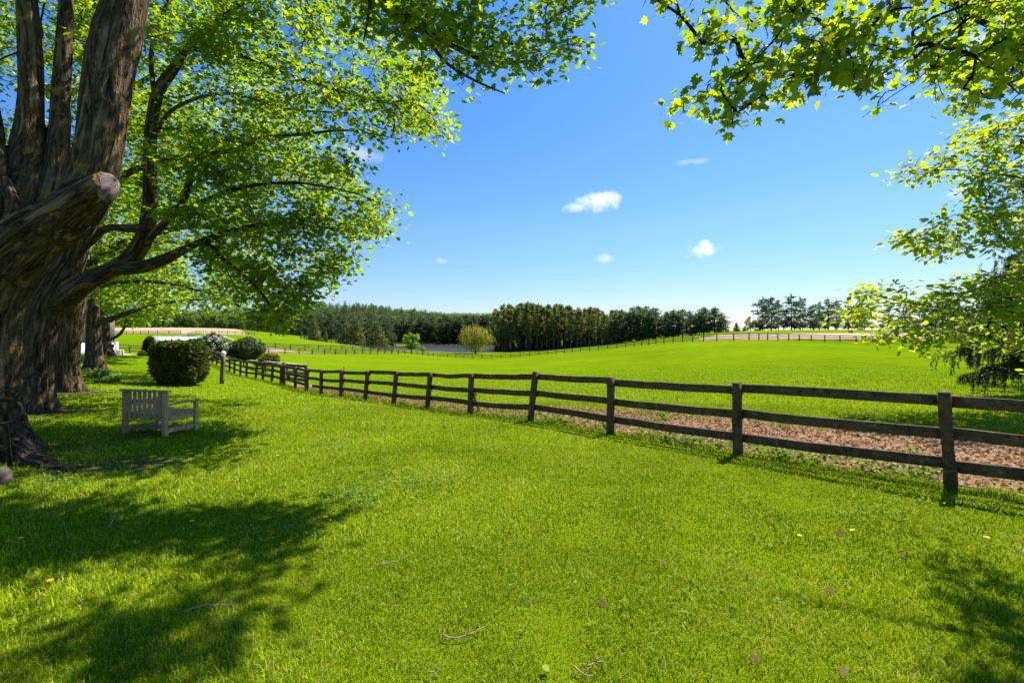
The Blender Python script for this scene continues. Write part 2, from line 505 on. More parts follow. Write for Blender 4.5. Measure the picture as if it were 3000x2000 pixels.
TREE_BASES = [(-8.6, 7.0, 1.15), (-12.3, 11.95, .85), (-16.05, 16.7, .85), (-26.1, 28.4, .7), (-38.2, 42.6, .8)]
def build_ground():
    nr, na = 430, 760
    r = np.concatenate([[0.0], np.exp(np.linspace(math.log(.4), math.log(3500), nr))])
    fine = np.linspace(-R(58), R(58), na); coarse = np.linspace(R(58), 2 * np.pi - R(58), 122)[1:-1]
    a = np.concatenate([fine, coarse])
    A, Rr = np.meshgrid(a, r[1:])
    x = np.concatenate([[0], (np.sin(A) * Rr).ravel()]); y = np.concatenate([[0], (np.cos(A) * Rr).ravel()])
    z = terrain(x, y)
    n = len(a)
    idx = 1 + np.arange(nr * n).reshape(nr, n)
    nx = np.roll(idx, -1, axis=1)
    quads = np.stack([idx[:-1], idx[1:], nx[1:], nx[:-1]], -1).reshape(-1, 4)
    tris = np.stack([np.zeros(n, int), idx[0], nx[0]], -1)
    rr = np.hypot(x, y)
    near = np.clip((34 - rr) / 26, 0, 1)
    dirt = np.zeros(len(x))
    for (tx, ty, tr) in TREE_BASES:
        dirt = np.maximum(dirt, np.clip(1.5 - np.hypot(x - tx, y - ty) / (tr * 1.25), 0, 1))
    for (u, v, s) in [(310, 1065, .75), (345, 990, .7), (150, 1075, .6)]:
        g = ground_at(u, v); dirt = np.maximum(dirt, .9 * np.clip(1.3 - np.hypot((x - g[0]) / s, (y - g[1]) / s * 1.3), 0, 1))
    me = mesh_np('ground', np.stack([x, y, z], 1), [quads, tris], ground_material(), dict(near=near, dirt=dirt), smooth=True)
    tag(link('ground', me), kind='structure')
build_ground()

def sheet(name, poly_xy, mat, step, lift):
    """a surface that follows the terrain, laid just above it inside a closed outline (list of x, y)"""
    poly = catmull(np.vstack([poly_xy, poly_xy[:1]]), step)[:-1]
    poly = np.hstack([poly, np.zeros((len(poly), max(0, 2 - poly.shape[1])))])[:, :2]
    bm = bmesh.new()
    vs = [bm.verts.new((p[0], p[1], 0)) for p in poly]
    bm.faces.new(vs)
    bmesh.ops.triangulate(bm, faces=bm.faces[:])
    for _ in range(7):
        long = [e for e in bm.edges if e.calc_length() > step * 1.6]
        if not long: break
        bmesh.ops.subdivide_edges(bm, edges=long, cuts=1, use_grid_fill=True)
        bmesh.ops.triangulate(bm, faces=bm.faces[:])
    bm.verts.ensure_lookup_table()
    co = np.array([v.co[:] for v in bm.verts])
    zz = terrain(co[:, 0], co[:, 1]) + lift
    for v, q in zip(bm.verts, zz): v.co.z = q
    bmesh.ops.recalc_face_normals(bm, faces=bm.faces[:])
    for f in bm.faces:
        if f.normal.z < 0: f.normal_flip()
    me = bpy.data.meshes.new(name); bm.to_mesh(me); bm.free()
    me.polygons.foreach_set('use_smooth', np.ones(len(me.polygons), dtype=bool))
    me.materials.append(mat)
    return tag(link(name, me), kind='structure')

def px_poly(lst): return np.array([ground_at(u, v, hi=260)[:2] for (u, v) in lst])
def ud_poly(lst): return np.array([((u - UC) / F * d, d) for (u, d) in lst])

def soil_mat(name, a, b, scale=.6, furrow=None):
    m, nt, out = new_mat(name)
    geo = nt.nodes.new('ShaderNodeNewGeometry'); pos = geo.outputs['Position']
    n = noise_node(nt, pos, scale, 6, .65); n2 = noise_node(nt, pos, scale * 12, 4, .7)
    f = math_node(nt, 'MULTIPLY_ADD', n2, .45, math_node(nt, 'MULTIPLY_ADD', n, .7, -.1), clamp=True)
    if furrow:
        w = noise_node(nt, mapping(nt, pos, (.05, 1.0, 1), (0, 0, R(furrow))), .9, 3)
        f = math_node(nt, 'MULTIPLY_ADD', w, .4, math_node(nt, 'MULTIPLY', f, .75), clamp=True)
    c = ramp(nt, f, [(.25, a), (.75, b)])
    principled(nt, out, c, .95, bump(nt, n2, .6, .04), spec=.05)
    return m
sand = soil_mat('sandy_soil', (.27, .185, .125), (.40, .29, .205), .5, furrow=-12)
tan_soil = soil_mat('ploughed_tan_soil', (.28, .20, .12), (.40, .295, .19), .25, furrow=8)
sheet('ploughed_field', ud_poly([(180, 160), (300, 154), (420, 156), (520, 160), (560, 170), (552, 198), (480, 206), (380, 214), (240, 216), (120, 215)]), tan_soil, 5.0, .10)
sheet('sand_track', ud_poly([(1590, 84), (1680, 77), (1760, 79), (1880, 85), (2050, 86), (2300, 84), (2420, 86), (2420, 122), (2200, 118), (1950, 116), (1800, 113), (1690, 106), (1620, 96)]), sand, 3.0, .07)
sheet('sand_lane', ud_poly([(545, 78), (600, 80), (660, 84), (700, 87), (760, 93), (800, 98), (780, 97), (720, 92), (680, 91), (650, 94), (610, 97), (560, 94), (530, 88)]), sand, 2.5, .06)
sheet('driveway', ud_poly([(255, 53), (300, 51.5), (345, 50.5), (372, 54), (350, 60), (300, 63), (250, 64), (200, 64), (200, 55)]), soil_mat('pale_gravel', (.42, .38, .34), (.55, .50, .46), 1.5), 2.0, .05)

# leaf-strewn path just inside the fence
FP = np.array(FENCE_XY)
def fence_offset(x, y):
    """signed distance from the near fence, positive on the paddock side"""
    pts = np.stack([x, y], 1)
    best = np.full(len(pts), 1e9); sg = np.zeros(len(pts))
    for a, b in zip(FP[:-1], FP[1:]):
        ab = b - a; t = np.clip(((pts - a) @ ab) / (ab @ ab), 0, 1)
        d = pts - (a + t[:, None] * ab)
        dist = np.linalg.norm(d, axis=1)
        s = np.sign(d @ np.array([-ab[1], ab[0]]) * -1)
        k = dist < best
        best[k] = dist[k]; sg[k] = s[k]
    return best * sg
litter_ground = soil_mat('leaf_mould', (.13, .075, .042), (.30, .185, .11), 1.6)
def path_width(i): return np.interp(i, [0, 4, 5, 6, 7, 8, 9, 10, 13, 20], [5.2, 5.0, 4.6, 3.9, 3.2, 2.5, 2.1, 1.9, 1.7, 1.6])
def width_at(x, y): return np.interp(y, [q[1] for q in FENCE_XY], [path_width(i) for i in range(len(FENCE_XY))])
near_side, far_side = [], []
for i, (x, y) in enumerate(FENCE_XY[:17]):
    k = i / 16
    near_side.append((x + FN[0] * .26, y + FN[1] * .26))
    wd = path_width(i) + .15 * math.sin(i * 1.7)
    far_side.append((x + FN[0] * wd, y + FN[1] * wd))
sheet('leaf_path', np.array(near_side + far_side[::-1]), litter_ground, .9, .012)

# pond
def water_mat():
    m, nt, out = new_mat('pond_water')
    geo = nt.nodes.new('ShaderNodeNewGeometry')
    n = noise_node(nt, mapping(nt, geo.outputs['Position'], (1, .35, 1)), 1.6, 4, .6)
    p = principled(nt, out, (.06, .065, .055), .16, bump(nt, n, .6, .2), spec=.55)
    return m
th = np.linspace(0, 2 * np.pi, 97)[:-1]
wob = 1 + .03 * np.sin(th * 5) + .02 * np.sin(th * 9 + 1)
pv = np.stack([POND_C[0] + np.cos(th) * (POND_A[0] + 1.5) * wob, POND_C[1] + np.sin(th) * (POND_A[1] + 2.0) * wob, np.full(96, POND_Z)], 1)
tag(link('pond_water', mesh_np('pond_water', pv, np.arange(96)[None, :], water_mat())), kind='structure')

# ---------------------------------------------------------------- grass
def blade_mat(name, dark, mid, light, trans=.45):
    m, nt, out = new_mat(name)
    t = attr(nt, 'tint')
    geo = nt.nodes.new('ShaderNodeNewGeometry')
    big = noise_node(nt, geo.outputs['Position'], .8, 4, .6)
    f = math_node(nt, 'MULTIPLY_ADD', big, .7, math_node(nt, 'MULTIPLY_ADD', t, .95, -.36), clamp=True)
    c = ramp(nt, f, [(0.0, dark), (.5, mid), (.92, light), (1.0, (.40, .36, .14))])
    up = nt.nodes.new('ShaderNodeVectorMath'); up.operation = 'MULTIPLY_ADD'      # blades bend: their faces average out towards the sky
    nt.links.new(geo.outputs['Normal'], up.inputs[0]); up.inputs[1].default_value = (.7, .7, .7); up.inputs[2].default_value = (0, 0, .6)
    nz = nt.nodes.new('ShaderNodeVectorMath'); nz.operation = 'NORMALIZE'; nt.links.new(up.outputs[0], nz.inputs[0])
    p = principled(nt, None, c, .6, nz.outputs[0], spec=.03)
    tr = nt.nodes.new('ShaderNodeBsdfTranslucent')
    nt.links.new(mix_col(nt, 1.0, c, (1.5, 1.35, .5), 'MULTIPLY'), tr.inputs['Color'])
    mx = nt.nodes.new('ShaderNodeMixShader'); mx.inputs[0].default_value = .32
    nt.links.new(p.outputs[0], mx.inputs[1]); nt.links.new(tr.outputs[0], mx.inputs[2])
    nt.links.new(mx.outputs[0], out.inputs['Surface'])
    return m
GRASS = blade_mat('grass_blades', (.060, .125, .003), (.195, .310, .005), (.390, .470, .013))

def wedge(n, r0, r1, half=R(52)):
    a = rng.uniform(-half, half, n); r = np.sqrt(rng.uniform(r0 * r0, r1 * r1, n))
    return np.sin(a) * r, np.cos(a) * r
def clear_of_things(x, y):
    ok = np.ones(len(x), bool)
    for (tx, ty, tr) in TREE_BASES: ok &= np.hypot(x - tx, y - ty) > tr * .95
    return ok
def blades(soup, x, y, h, w, lean, tint, three=True):
    n = len(x)
    z = terrain(x, y) - .004
    az = rng.uniform(0, 2 * np.pi, n); la = rng.uniform(0, 2 * np.pi, n)
    base = np.stack([x, y, z], 1)
    wd = np.stack([np.cos(az), np.sin(az), np.zeros(n)], 1) * w[:, None] * .5
    ln = np.stack([np.cos(la), np.sin(la), np.zeros(n)], 1) * (lean * h)[:, None]
    up = np.zeros((n, 3)); up[:, 2] = h
    if three:
        m = base + ln * .3 + up * .55
        tip = base + ln + up * (1 - .35 * lean[:, None])
        V = np.stack([base - wd, base + wd, m - wd * .8, m + wd * .8, tip], 1).reshape(-1, 3)
        i = np.arange(n)[:, None] * 5
        F_ = [np.concatenate([i + [0, 1, 3], i + [0, 3, 2], i + [2, 3, 4]])]
        soup.add(V, F_, tint=np.repeat(tint, 5))
    else:
        tip = base + ln + up
        V = np.stack([base - wd, base + wd, tip], 1).reshape(-1, 3)
        i = np.arange(n)[:, None] * 3
        soup.add(V, [i + [0, 1, 2]], tint=np.repeat(tint, 3))
def build_grass():
    s = Soup()
    for (n, r0, r1, h0, w0, three) in [(150000, .9, 4.2, .042, .0045, True), (170000, 4.2, 8.5, .047, .007, True), (190000, 8.5, 17, .052, .013, False), (170000, 17, 46, .062, .03, False)]:
        x, y = wedge(n, r0, r1)
        if r1 > 40:
            k = rng.random(n) < np.clip((46 - np.hypot(x, y)) / 22, 0, 1); x, y = x[k], y[k]; n = len(x)
        off = fence_offset(x, y)
        pn = vnoise(np.stack([x * .9, y * .9, np.zeros(n)], 1), 3); pc = vnoise(np.stack([x * 3.3, y * 3.3, np.ones(n)], 1), 5)
        keep = clear_of_things(x, y)
        onpath = (off > .24 + .16 * pc) & (off < width_at(x, y) - .1 + .35 * pn) & (x > -14)
        keep &= ~onpath | (rng.random(n) < .02)
        bare = pc + .6 * pn
        keep &= rng.random(n) < np.clip(1.25 - .9 * np.clip(bare - .45, 0, 1), 0, 1)
        for (u, v, sz) in [(310, 1065, .7), (345, 990, .6)]:
            g = ground_at(u, v)
            keep &= (np.hypot(x - g[0], (y - g[1]) * 1.3) > sz) | (rng.random(n) < .25)
        x, y, off, pn, pc = x[keep], y[keep], off[keep], pn[keep], pc[keep]
        k = len(x)
        h = h0 * rng.uniform(.45, 1.45, k) * (1 + .5 * pc + .25 * pn)
        h *= 1 + 1.1 * np.clip(1 - np.abs(off) / .28, 0, 1) * rng.random(k)
        paddock = off > 2.2
        h[paddock] *= 1.15
        tint = np.clip(.45 + .30 * rng.normal(size=k) + .22 * pn + .12 * pc, 0, 1)
        straw = rng.random(k) < .05; tint[straw] = 1.15
        blades(s, x, y, h, w0 * rng.uniform(.7, 1.3, k), rng.uniform(.1, .95, k), tint, three)
    tag(s.build('lawn_grass', GRASS), 'short bright green lawn grass, patchy with lighter and darker tufts', 'grass', kind='stuff')
build_grass()
# ---------------------------------------------------------------- timber
def beam_mesh(name, p0, p1, w, h, mat, up=(0, 0, 1), seg=6, rough=.004, bend=(0, 0, 0), cham=.18, taper=1.0, seed=0, sharp=None, origin=(0, 0, 0)):
    """a rough sawn beam from p0 to p1: width w (sideways), height h (along up), worn edges, slight bend"""
    p0 = np.array(p0, float); p1 = np.array(p1, float); up = np.array(up, float); bend = np.array(bend, float)
    t = (p1 - p0); L = np.linalg.norm(t); t = t / L
    side = np.cross(t, up); side /= np.linalg.norm(side); upv = np.cross(side, t)
    c = min(w, h) * cham
    a, b = w / 2, h / 2
    sec = np.array([(-a + c, -b), (a - c, -b), (a, -b + c), (a, b - c), (a - c, b), (-a + c, b), (-a, b - c), (-a, -b + c)])
    V = []
    for i in range(seg + 1):
        k = i / seg
        q = p0 + (p1 - p0) * k + bend * math.sin(math.pi * k)
        sc = 1 + (taper - 1) * k
        V.append(q + np.outer(sec[:, 0] * sc, side) + np.outer(sec[:, 1] * sc, upv))
    V = np.concatenate(V)
    if rough:
        n1 = vnoise(V * 3.1 + seed * 7.3, 11); n2 = vnoise(V * 9 + seed * 3.1, 12)
        V = V + np.outer(n1 * rough * 1.5 + n2 * rough, upv) + np.outer(vnoise(V * 3.3 - seed, 13) * rough, side)
    idx = np.arange((seg + 1) * 8).reshape(seg + 1, 8); nx = np.roll(idx, -1, 1)
    quads = np.stack([idx[:-1], nx[:-1], nx[1:], idx[1:]], -1).reshape(-1, 4)
    V = V - np.array(origin)
    return mesh_np(name, V, [quads, idx[0][::-1][None].copy(), idx[-1][None].copy()], mat)
def beam(name, p0, p1, w, h, mat, parent, **k):
    o = np.array(parent.location) if parent is not None else np.zeros(3)
    return link(name, beam_mesh(name, p0, p1, w, h, mat, origin=o, **k), parent)

fence_wood = wood_mat('weathered_dark_timber', (.024, .015, .008), (.145, .098, .056), (1, 1, 1), .7, 7)
far_wood = wood_mat('grey_brown_timber', (.05, .036, .025), (.15, .115, .08), (1, 1, 1), .1, 3)
grey_wood = wood_mat('silvered_boards', (.15, .125, .10), (.42, .37, .31), (1, 1, 1), .1, 5)

# the near fence
def near_fence():
    root = empty('paddock_fence', (*FENCE_XY[0], tz(*FENCE_XY[0])), 'dark weathered three-rail timber fence leaning unevenly between the lawn and the leaf-strewn path', 'fence')
    lean = {4: (-.09, .0), 5: (-.01, .0), 6: (.01, 0), 7: (.11, 0), 8: (0.03, 0), 9: (.09, 0), 10: (.09, 0), 11: (.11, 0), 12: (.02, 0), 13: (0, 0), 14: (.05, 0), 17: (.07, 0), 19: (.1, 0), 20: (.02, 0)}
    tops = []
    for i, (x, y) in enumerate(FENCE_XY):
        z = tz(x, y); lx = lean.get(i, (random.uniform(-.03, .05), 0))[0]
        H = 1.2 + random.uniform(-.03, .05)
        base = np.array([x, y, z - .06]); top = np.array([x + lx * H, y + random.uniform(-.02, .02), z + H])
        if i in (3, 4):
            s = Soup(); n = 10
            k = np.linspace(0, 1, n)[:, None]; pts = base + (top - base) * k
            tube(s, pts, .064 + .004 * np.sin(k[:, 0] * 9), 14)
            me = s.build('post', fence_wood, mesh_only=True)
            co = np.zeros(len(me.vertices) * 3, np.float32); me.vertices.foreach_get('co', co); co = co.reshape(-1, 3).astype(float)
            co += (np.stack([vnoise(co * 8, 1), vnoise(co * 8, 2), vnoise(co * 5, 3) * .4], 1)) * .008
            co -= np.array(root.location)
            me.vertices.foreach_set('co', co.astype(np.float32).ravel())
            link('post', me, root)
        else:
            d = np.array(FENCE_XY[min(i + 1, len(FENCE_XY) - 1)]) - np.array(FENCE_XY[max(i - 1, 0)])
            beam('post', base, top, .15, .125, fence_wood, root, up=(d[0] / np.hypot(*d), d[1] / np.hypot(*d), 0), seg=7, rough=.005, seed=i)
        tops.append((base, top, H))
    for i in range(len(FENCE_XY) - 1):
        (b0, t0, H0), (b1, t1, H1) = tops[i], tops[i + 1]
        for r, hh in enumerate((1.10, .70, .31)):
            j0, j1 = random.uniform(-.03, .03), random.uniform(-.03, .03)
            f0, f1 = (hh + .06 + j0) / (H0 + .06), (hh + .06 + j1) / (H1 + .06)
            off = np.array([FN[0], FN[1], 0]) * (.085 + .012 * (i % 2))
            p0 = b0 + (t0 - b0) * f0 + off; p1 = b1 + (t1 - b1) * f1 + off
            d = (p1 - p0) / np.linalg.norm(p1 - p0)
            p0 = p0 - d * .05; p1 = p1 + d * .05
            if i == 15 and r == 2: p1 = p0 + (p1 - p0) * .98
            if i == 13 and r == 2: p1 = p0 + (p1 - p0) * .72        # the short broken bottom rail
            if i == 8 and r == 0:                                       # the rail with a split kink
                m = p0 + (p1 - p0) * .55 + np.array([0, 0, -.05])
                beam('rail', p0, m, .045, .135, fence_wood, root, seg=5, seed=i * 3 + r, rough=.008)
                beam('rail', m - d * .02 + off * .35, p1 + off * .35, .045, .135, fence_wood, root, seg=5, seed=i * 3 + r + 99, rough=.008)
                continue
            beam('rail', p0, p1, .048, .145, fence_wood, root, seg=9, seed=i * 3 + r, rough=.0055, bend=(0, 0, random.uniform(-.018, .012)), cham=.12)
    return root
near_fence()

def line_points(poly, spacing):
    poly = np.array(poly, float)
    c = catmull(np.hstack([poly, np.zeros((len(poly), 1))]), .5)[:, :2]
    L = np.concatenate([[0], np.cumsum(np.linalg.norm(np.diff(c, axis=0), axis=1))])
    n = max(2, int(round(L[-1] / spacing)) + 1)
    q = np.linspace(0, L[-1], n)
    return np.stack([np.interp(q, L, c[:, 0]), np.interp(q, L, c[:, 1])], 1)
def far_fence(name, label, poly, mat, spacing=2.6, H=1.2, rails=(1.08, .72, .36), rw=.04, rh=.14, pw=.14, span=4):
    pts = line_points(poly, spacing)
    z = terrain(pts[:, 0], pts[:, 1])
    root = empty(name, (*pts[0], z[0]), label, 'fence')
    o = np.array([*pts[0], z[0]])
    base_me = None
    for i, (p, zz) in enumerate(zip(pts, z)):
        lx, ly = random.uniform(-.035, .035), random.uniform(-.035, .035)
        hh = H + random.uniform(-.05, .06)
        beam('post', (p[0], p[1], zz - .1), (p[0] + lx, p[1] + ly, zz + hh), pw, pw, mat, root, up=(0, 1, 0), seg=3, rough=.006, seed=i)
    for r in rails:
        for a in range(0, len(pts) - 1, span):
            b = min(a + span, len(pts) - 1)
            s = Soup()
            for i in range(a, b):
                jz0, jz1 = random.uniform(-.03, .03), random.uniform(-.03, .03)
                p0 = np.array([*pts[i], z[i] + r + jz0]); p1 = np.array([*pts[i + 1], z[i + 1] + r + jz1])
                d = p1 - p0; d /= np.linalg.norm(d); n = np.array([-d[1], d[0], 0])
                p0 = p0 + n * .07; p1 = p1 + n * .07
                ph = p0 + d * .004 if i > a else p0
                vs = []
                for q in (p0 + d * .003, p1 - d * .003):
                    for sx, sz in ((-1, -1), (1, -1), (1, 1), (-1, 1)): vs.append(q + n * sx * rw / 2 + np.array([0, 0, sz * rh / 2]))
                s.add(np.array(vs) - o, np.array([[0, 1, 5, 4], [1, 2, 6, 5], [2, 3, 7, 6], [3, 0, 4, 7], [3, 2, 1, 0], [4, 5, 6, 7]]))
            s.build('rail', mat, root)
    return root
far_fence('field_fence', 'long dark three-rail fence climbing from the pond to the ridge beyond the mown field',
          ud_poly([(1010, 131), (1095, 126), (1170, 124), (1249, 120), (1327, 112), (1442, 100), (1538, 86), (1679, 73), (1780, 77), (1879, 80.5), (2030, 80), (2200, 78), (2420, 76)]), far_wood, 2.7)
far_fence('lane_fence', 'dark three-rail fence along the near edge of the sandy lane', ud_poly([(575, 77), (640, 80), (720, 86), (800, 94), (880, 106), (950, 118), (1006, 130)]), far_wood, 2.8)
far_fence('lane_fence', 'dark three-rail fence along the far edge of the sandy lane below the green hill', ud_poly([(560, 92), (640, 95), (700, 97), (780, 103), (860, 112), (930, 124)]), far_wood, 2.8)
far_fence('hillside_fence', 'fence running down the right edge of the green hill in front of the dark spruces', ud_poly([(690, 152), (760, 140), (820, 130), (880, 121), (925, 127)]), far_wood, 2.8)
far_fence('hilltop_fence', 'curving fence of pale rails and closely set posts around the ploughed field on the hill', ud_poly([(400, 106), (420, 112), (440, 128), (470, 146), (510, 152), (550, 153), (585, 152)]), grey_wood, 2.4, span=3)
far_fence('hilltop_fence', 'low fence along the bottom edge of the ploughed field, left of the shed', ud_poly([(250, 150), (300, 146), (360, 144), (415, 146)]), far_wood, 3.2)
far_fence('driveway_fence', 'dark three-rail fence behind the gravel driveway beside the barn', ud_poly([(268, 67), (300, 66), (335, 65), (372, 65)]), far_wood, 3.0)

# low pen of silvered boards behind the far end of the near fence
def board_pen():
    pts = [(505, 56), (560, 50), (610, 45), (655, 41), (700, 38)]
    xy = ud_poly(pts); z = terrain(xy[:, 0], xy[:, 1])
    root = empty('board_pen', (*xy[0], z[0]), 'low pen of silver-grey flat-topped boards behind the far end of the dark fence', 'pen')
    h0 = [ZC - (v - VH) / F * d - zz for (v, d, zz) in zip((823, 826, 830, 834, 839), [p[1] for p in pts], z)]
    for i in range(len(pts)):
        beam('post', (*xy[i], z[i] - .1), (*xy[i], z[i] + h0[i] - .03), .14, .14, far_wood, root, up=(0, 1, 0), seg=3, seed=i)
    for i in range(len(pts) - 1):
        a = np.array([*xy[i], z[i] + h0[i]]); b = np.array([*xy[i + 1], z[i + 1] + h0[i + 1]])
        d = (b - a) / np.linalg.norm(b - a)
        beam('cap_board', a - d * .1 if i == 0 else a + d * .004, b - d * .004, .42, .05, grey_wood, root, seg=5, rough=.006, seed=i)
        for k in (.38, .75):
            beam('side_board', a - [0, 0, k], b - [0, 0, k], .035, .18, grey_wood, root, seg=5, rough=.006, seed=i + 20 + k)
    # inner row, nearer to the lawn
    pts2 = [(560, 44), (610, 40), (660, 36), (704, 33)]
    xy2 = ud_poly(pts2); z2 = terrain(xy2[:, 0], xy2[:, 1])
    h2 = [ZC - (v - VH) / F * d - zz for (v, d, zz) in zip((830, 836, 841, 847), [p[1] for p in pts2], z2)]
    for i in range(len(pts2)):
        beam('post', (*xy2[i], z2[i] - .1), (*xy2[i], z2[i] + h2[i] - .03), .14, .14, far_wood, root, up=(0, 1, 0), seg=3, seed=i + 5)
    for i in range(len(pts2) - 1):
        a = np.array([*xy2[i], z2[i] + h2[i]]); b = np.array([*xy2[i + 1], z2[i + 1] + h2[i + 1]])
        d = (b - a) / np.linalg.norm(b - a)
        beam('cap_board', a + d * .004, b - d * .004, .32, .045, grey_wood, root, seg=5, rough=.006, seed=i + 40)
        beam('side_board', a - [0, 0, .45], b - [0, 0, .45], .035, .16, grey_wood, root, seg=5, rough=.006, seed=i + 60)
board_pen()

def timber_gate():
    a = on_ground(652, 27.6); b = on_ground(703, 26.2)
    root = empty('timber_gate', a, 'dark timber gate with a diagonal brace standing open behind the fence at its far end', 'gate')
    up = np.array([0, 0, 1.])
    for q in (a, b): beam('gate_post', q - up * .05, q + up * 1.3, .17, .17, fence_wood, root, up=(0, 1, 0), seg=4)
    d = b - a; d /= np.linalg.norm(d); n = np.array([-d[1], d[0], 0]) * .1
    for k, h in enumerate((1.15, .75, .35)):
        beam('rail', a + up * h + d * .1 + n, b + up * (h + .05) - d * .1 + n, .04, .16, grey_wood if k == 1 else fence_wood, root, seg=5, rough=.006, seed=k)
    beam('brace', a + up * .38 + d * .15 + n * 1.5, a + up * 1.1 + d * 1.2 + n * 1.5, .04, .12, fence_wood, root, seg=4)
timber_gate()

def metal_stake():
    p = on_ground(789, 20.75)
    s = Soup(); s2 = []
    o = empty('metal_stake', p, 'thin dark metal stake standing upright beside a leaning fence post', 'stake')
    beam('shaft', p - [0, 0, .1], p + [0.02, 0, 1.28], .012, .045, IRON, o, up=(0, 1, 0), seg=4, rough=.001)
    beam('cap', p + [0.02, 0, 1.281], p + [0.02, 0, 1.31], .05, .05, IRON, o, up=(0, 1, 0), seg=1, rough=0)

# ---------------------------------------------------------------- rusty implement by the nearest tree
def rust_mat():
    m, nt, out = new_mat('rusted_iron')
    tc = nt.nodes.new('ShaderNodeTexCoord')
    n = noise_node(nt, tc.outputs['Object'], 16, 6, .65)
    c = ramp(nt, n, [(.3, (.012, .010, .009)), (.55, (.045, .026, .018)), (.75, (.13, .065, .038))])
    principled(nt, out, c, .7, bump(nt, n, .5, .006), spec=.4, metallic=.35)
    return m
IRON = rust_mat()
metal_stake()
def implement():
    D = 5.75
    g = on_ground(18, D)
    root = empty('iron_implement', g, 'rusty old iron hand implement with toothed wheel and pointed arm beside the nearest trunk', 'implement')
    o = np.array(g)
    def rod(name, pts, rad, sides=10):
        s = Soup(); q = catmull(np.array([[*P(u, v, d), r] for (u, v, d), r in zip(pts, rad)]), .04)
        tube(s, q[:, :3] - o, q[:, 3], sides); return s.build(name, IRON, root, smooth=True)
    gz = g[2]
    rod('stand', [(24, 1074, 6.6), (18, 1020, 6.2), (12, 955, D)], [.03, .026, .024])
    rod('handle', [(14, 952, D), (32, 922, D), (50, 893, D), (66, 868, D)], [.022, .021, .02, .024])
    rod('arm', [(54, 866, D), (72, 863, D), (84, 864, D), (100, 867, D - .1)], [.03, .022, .012, .005])
    rod('wing_nut', [(54, 855, D + .02), (61, 859, D), (70, 860, D), (79, 858, D), (83, 852, D - .02)], [.012, .018, .012, .018, .012])
    rod('crank', [(-30, 915, D + .1), (0, 903, D), (18, 895, D), (40, 888, D)], [.012, .012, .011, .01])
    # toothed wheel: a ribbed ring with spokes
    c = P(8, 945, D); nrm = np.array([.72, -.69, .05]); nrm /= np.linalg.norm(nrm)
    X = np.cross(nrm, [0, 0, 1]); X /= np.linalg.norm(X); Y = np.cross(nrm, X)
    nt_ = 80; a = np.arange(nt_) / nt_ * 2 * np.pi
    ro = np.where(np.arange(nt_) % 2 == 0, .178, .168)
    V = []
    for (rr, w) in ((ro, -.05), (ro, .05), (np.full(nt_, .125), .05), (np.full(nt_, .125), -.05)):
        V.append(c + np.outer(np.cos(a) * rr, X) + np.outer(np.sin(a) * rr, Y) + nrm * w)
    V = np.concatenate(V) - o
    idx = np.arange(4 * nt_).reshape(4, nt_); nx = np.roll(idx, -1, 1)
    f = np.concatenate([np.stack([idx[i], nx[i], nx[(i + 1) % 4], idx[(i + 1) % 4]], -1) for i in range(4)])
    w = link('toothed_wheel', mesh_np('toothed_wheel', V, [f], IRON), root)
    for k in range(4):
        s = Soup(); dv = X * math.cos(k * math.pi / 2 + .4) + Y * math.sin(k * math.pi / 2 + .4)
        tube(s, np.array([c - o, c + dv * .13 - o]), np.array([.018, .014]), 8); s.build('spoke', IRON, w)
    s = Soup(); tube(s, np.array([c - nrm * .07 - o, c + nrm * .07 - o]), np.array([.035, .035]), 12); s.build('hub', IRON, w)
implement()

def boulder():
    g = ground_at(-10, 1116)
    bm = bmesh.new(); bmesh.ops.create_icosphere(bm, subdivisions=5, radius=1)
    co = np.array([v.co[:] for v in bm.verts])
    k = 1 + .16 * vnoise(co * 1.3, 4) + .06 * vnoise(co * 3.1, 5) + .02 * vnoise(co * 9, 6)
    co = co * k[:, None] * np.array([.15, .14, .15])
    for v, c in zip(bm.verts, co): v.co = c
    me = bpy.data.meshes.new('field_stone'); bm.to_mesh(me); bm.free()
    me.polygons.foreach_set('use_smooth', np.ones(len(me.polygons), dtype=bool))
    me.materials.append(plain_mat('grey_brown_stone', (.07, .055, .04), .85, .4, 9, .6))
    o = link('field_stone', me); o.location = (g[0], g[1], g[2] + .08)
    tag(o, 'rounded grey-brown field stone half sunk in the grass at the left edge', 'stone')
boulder()

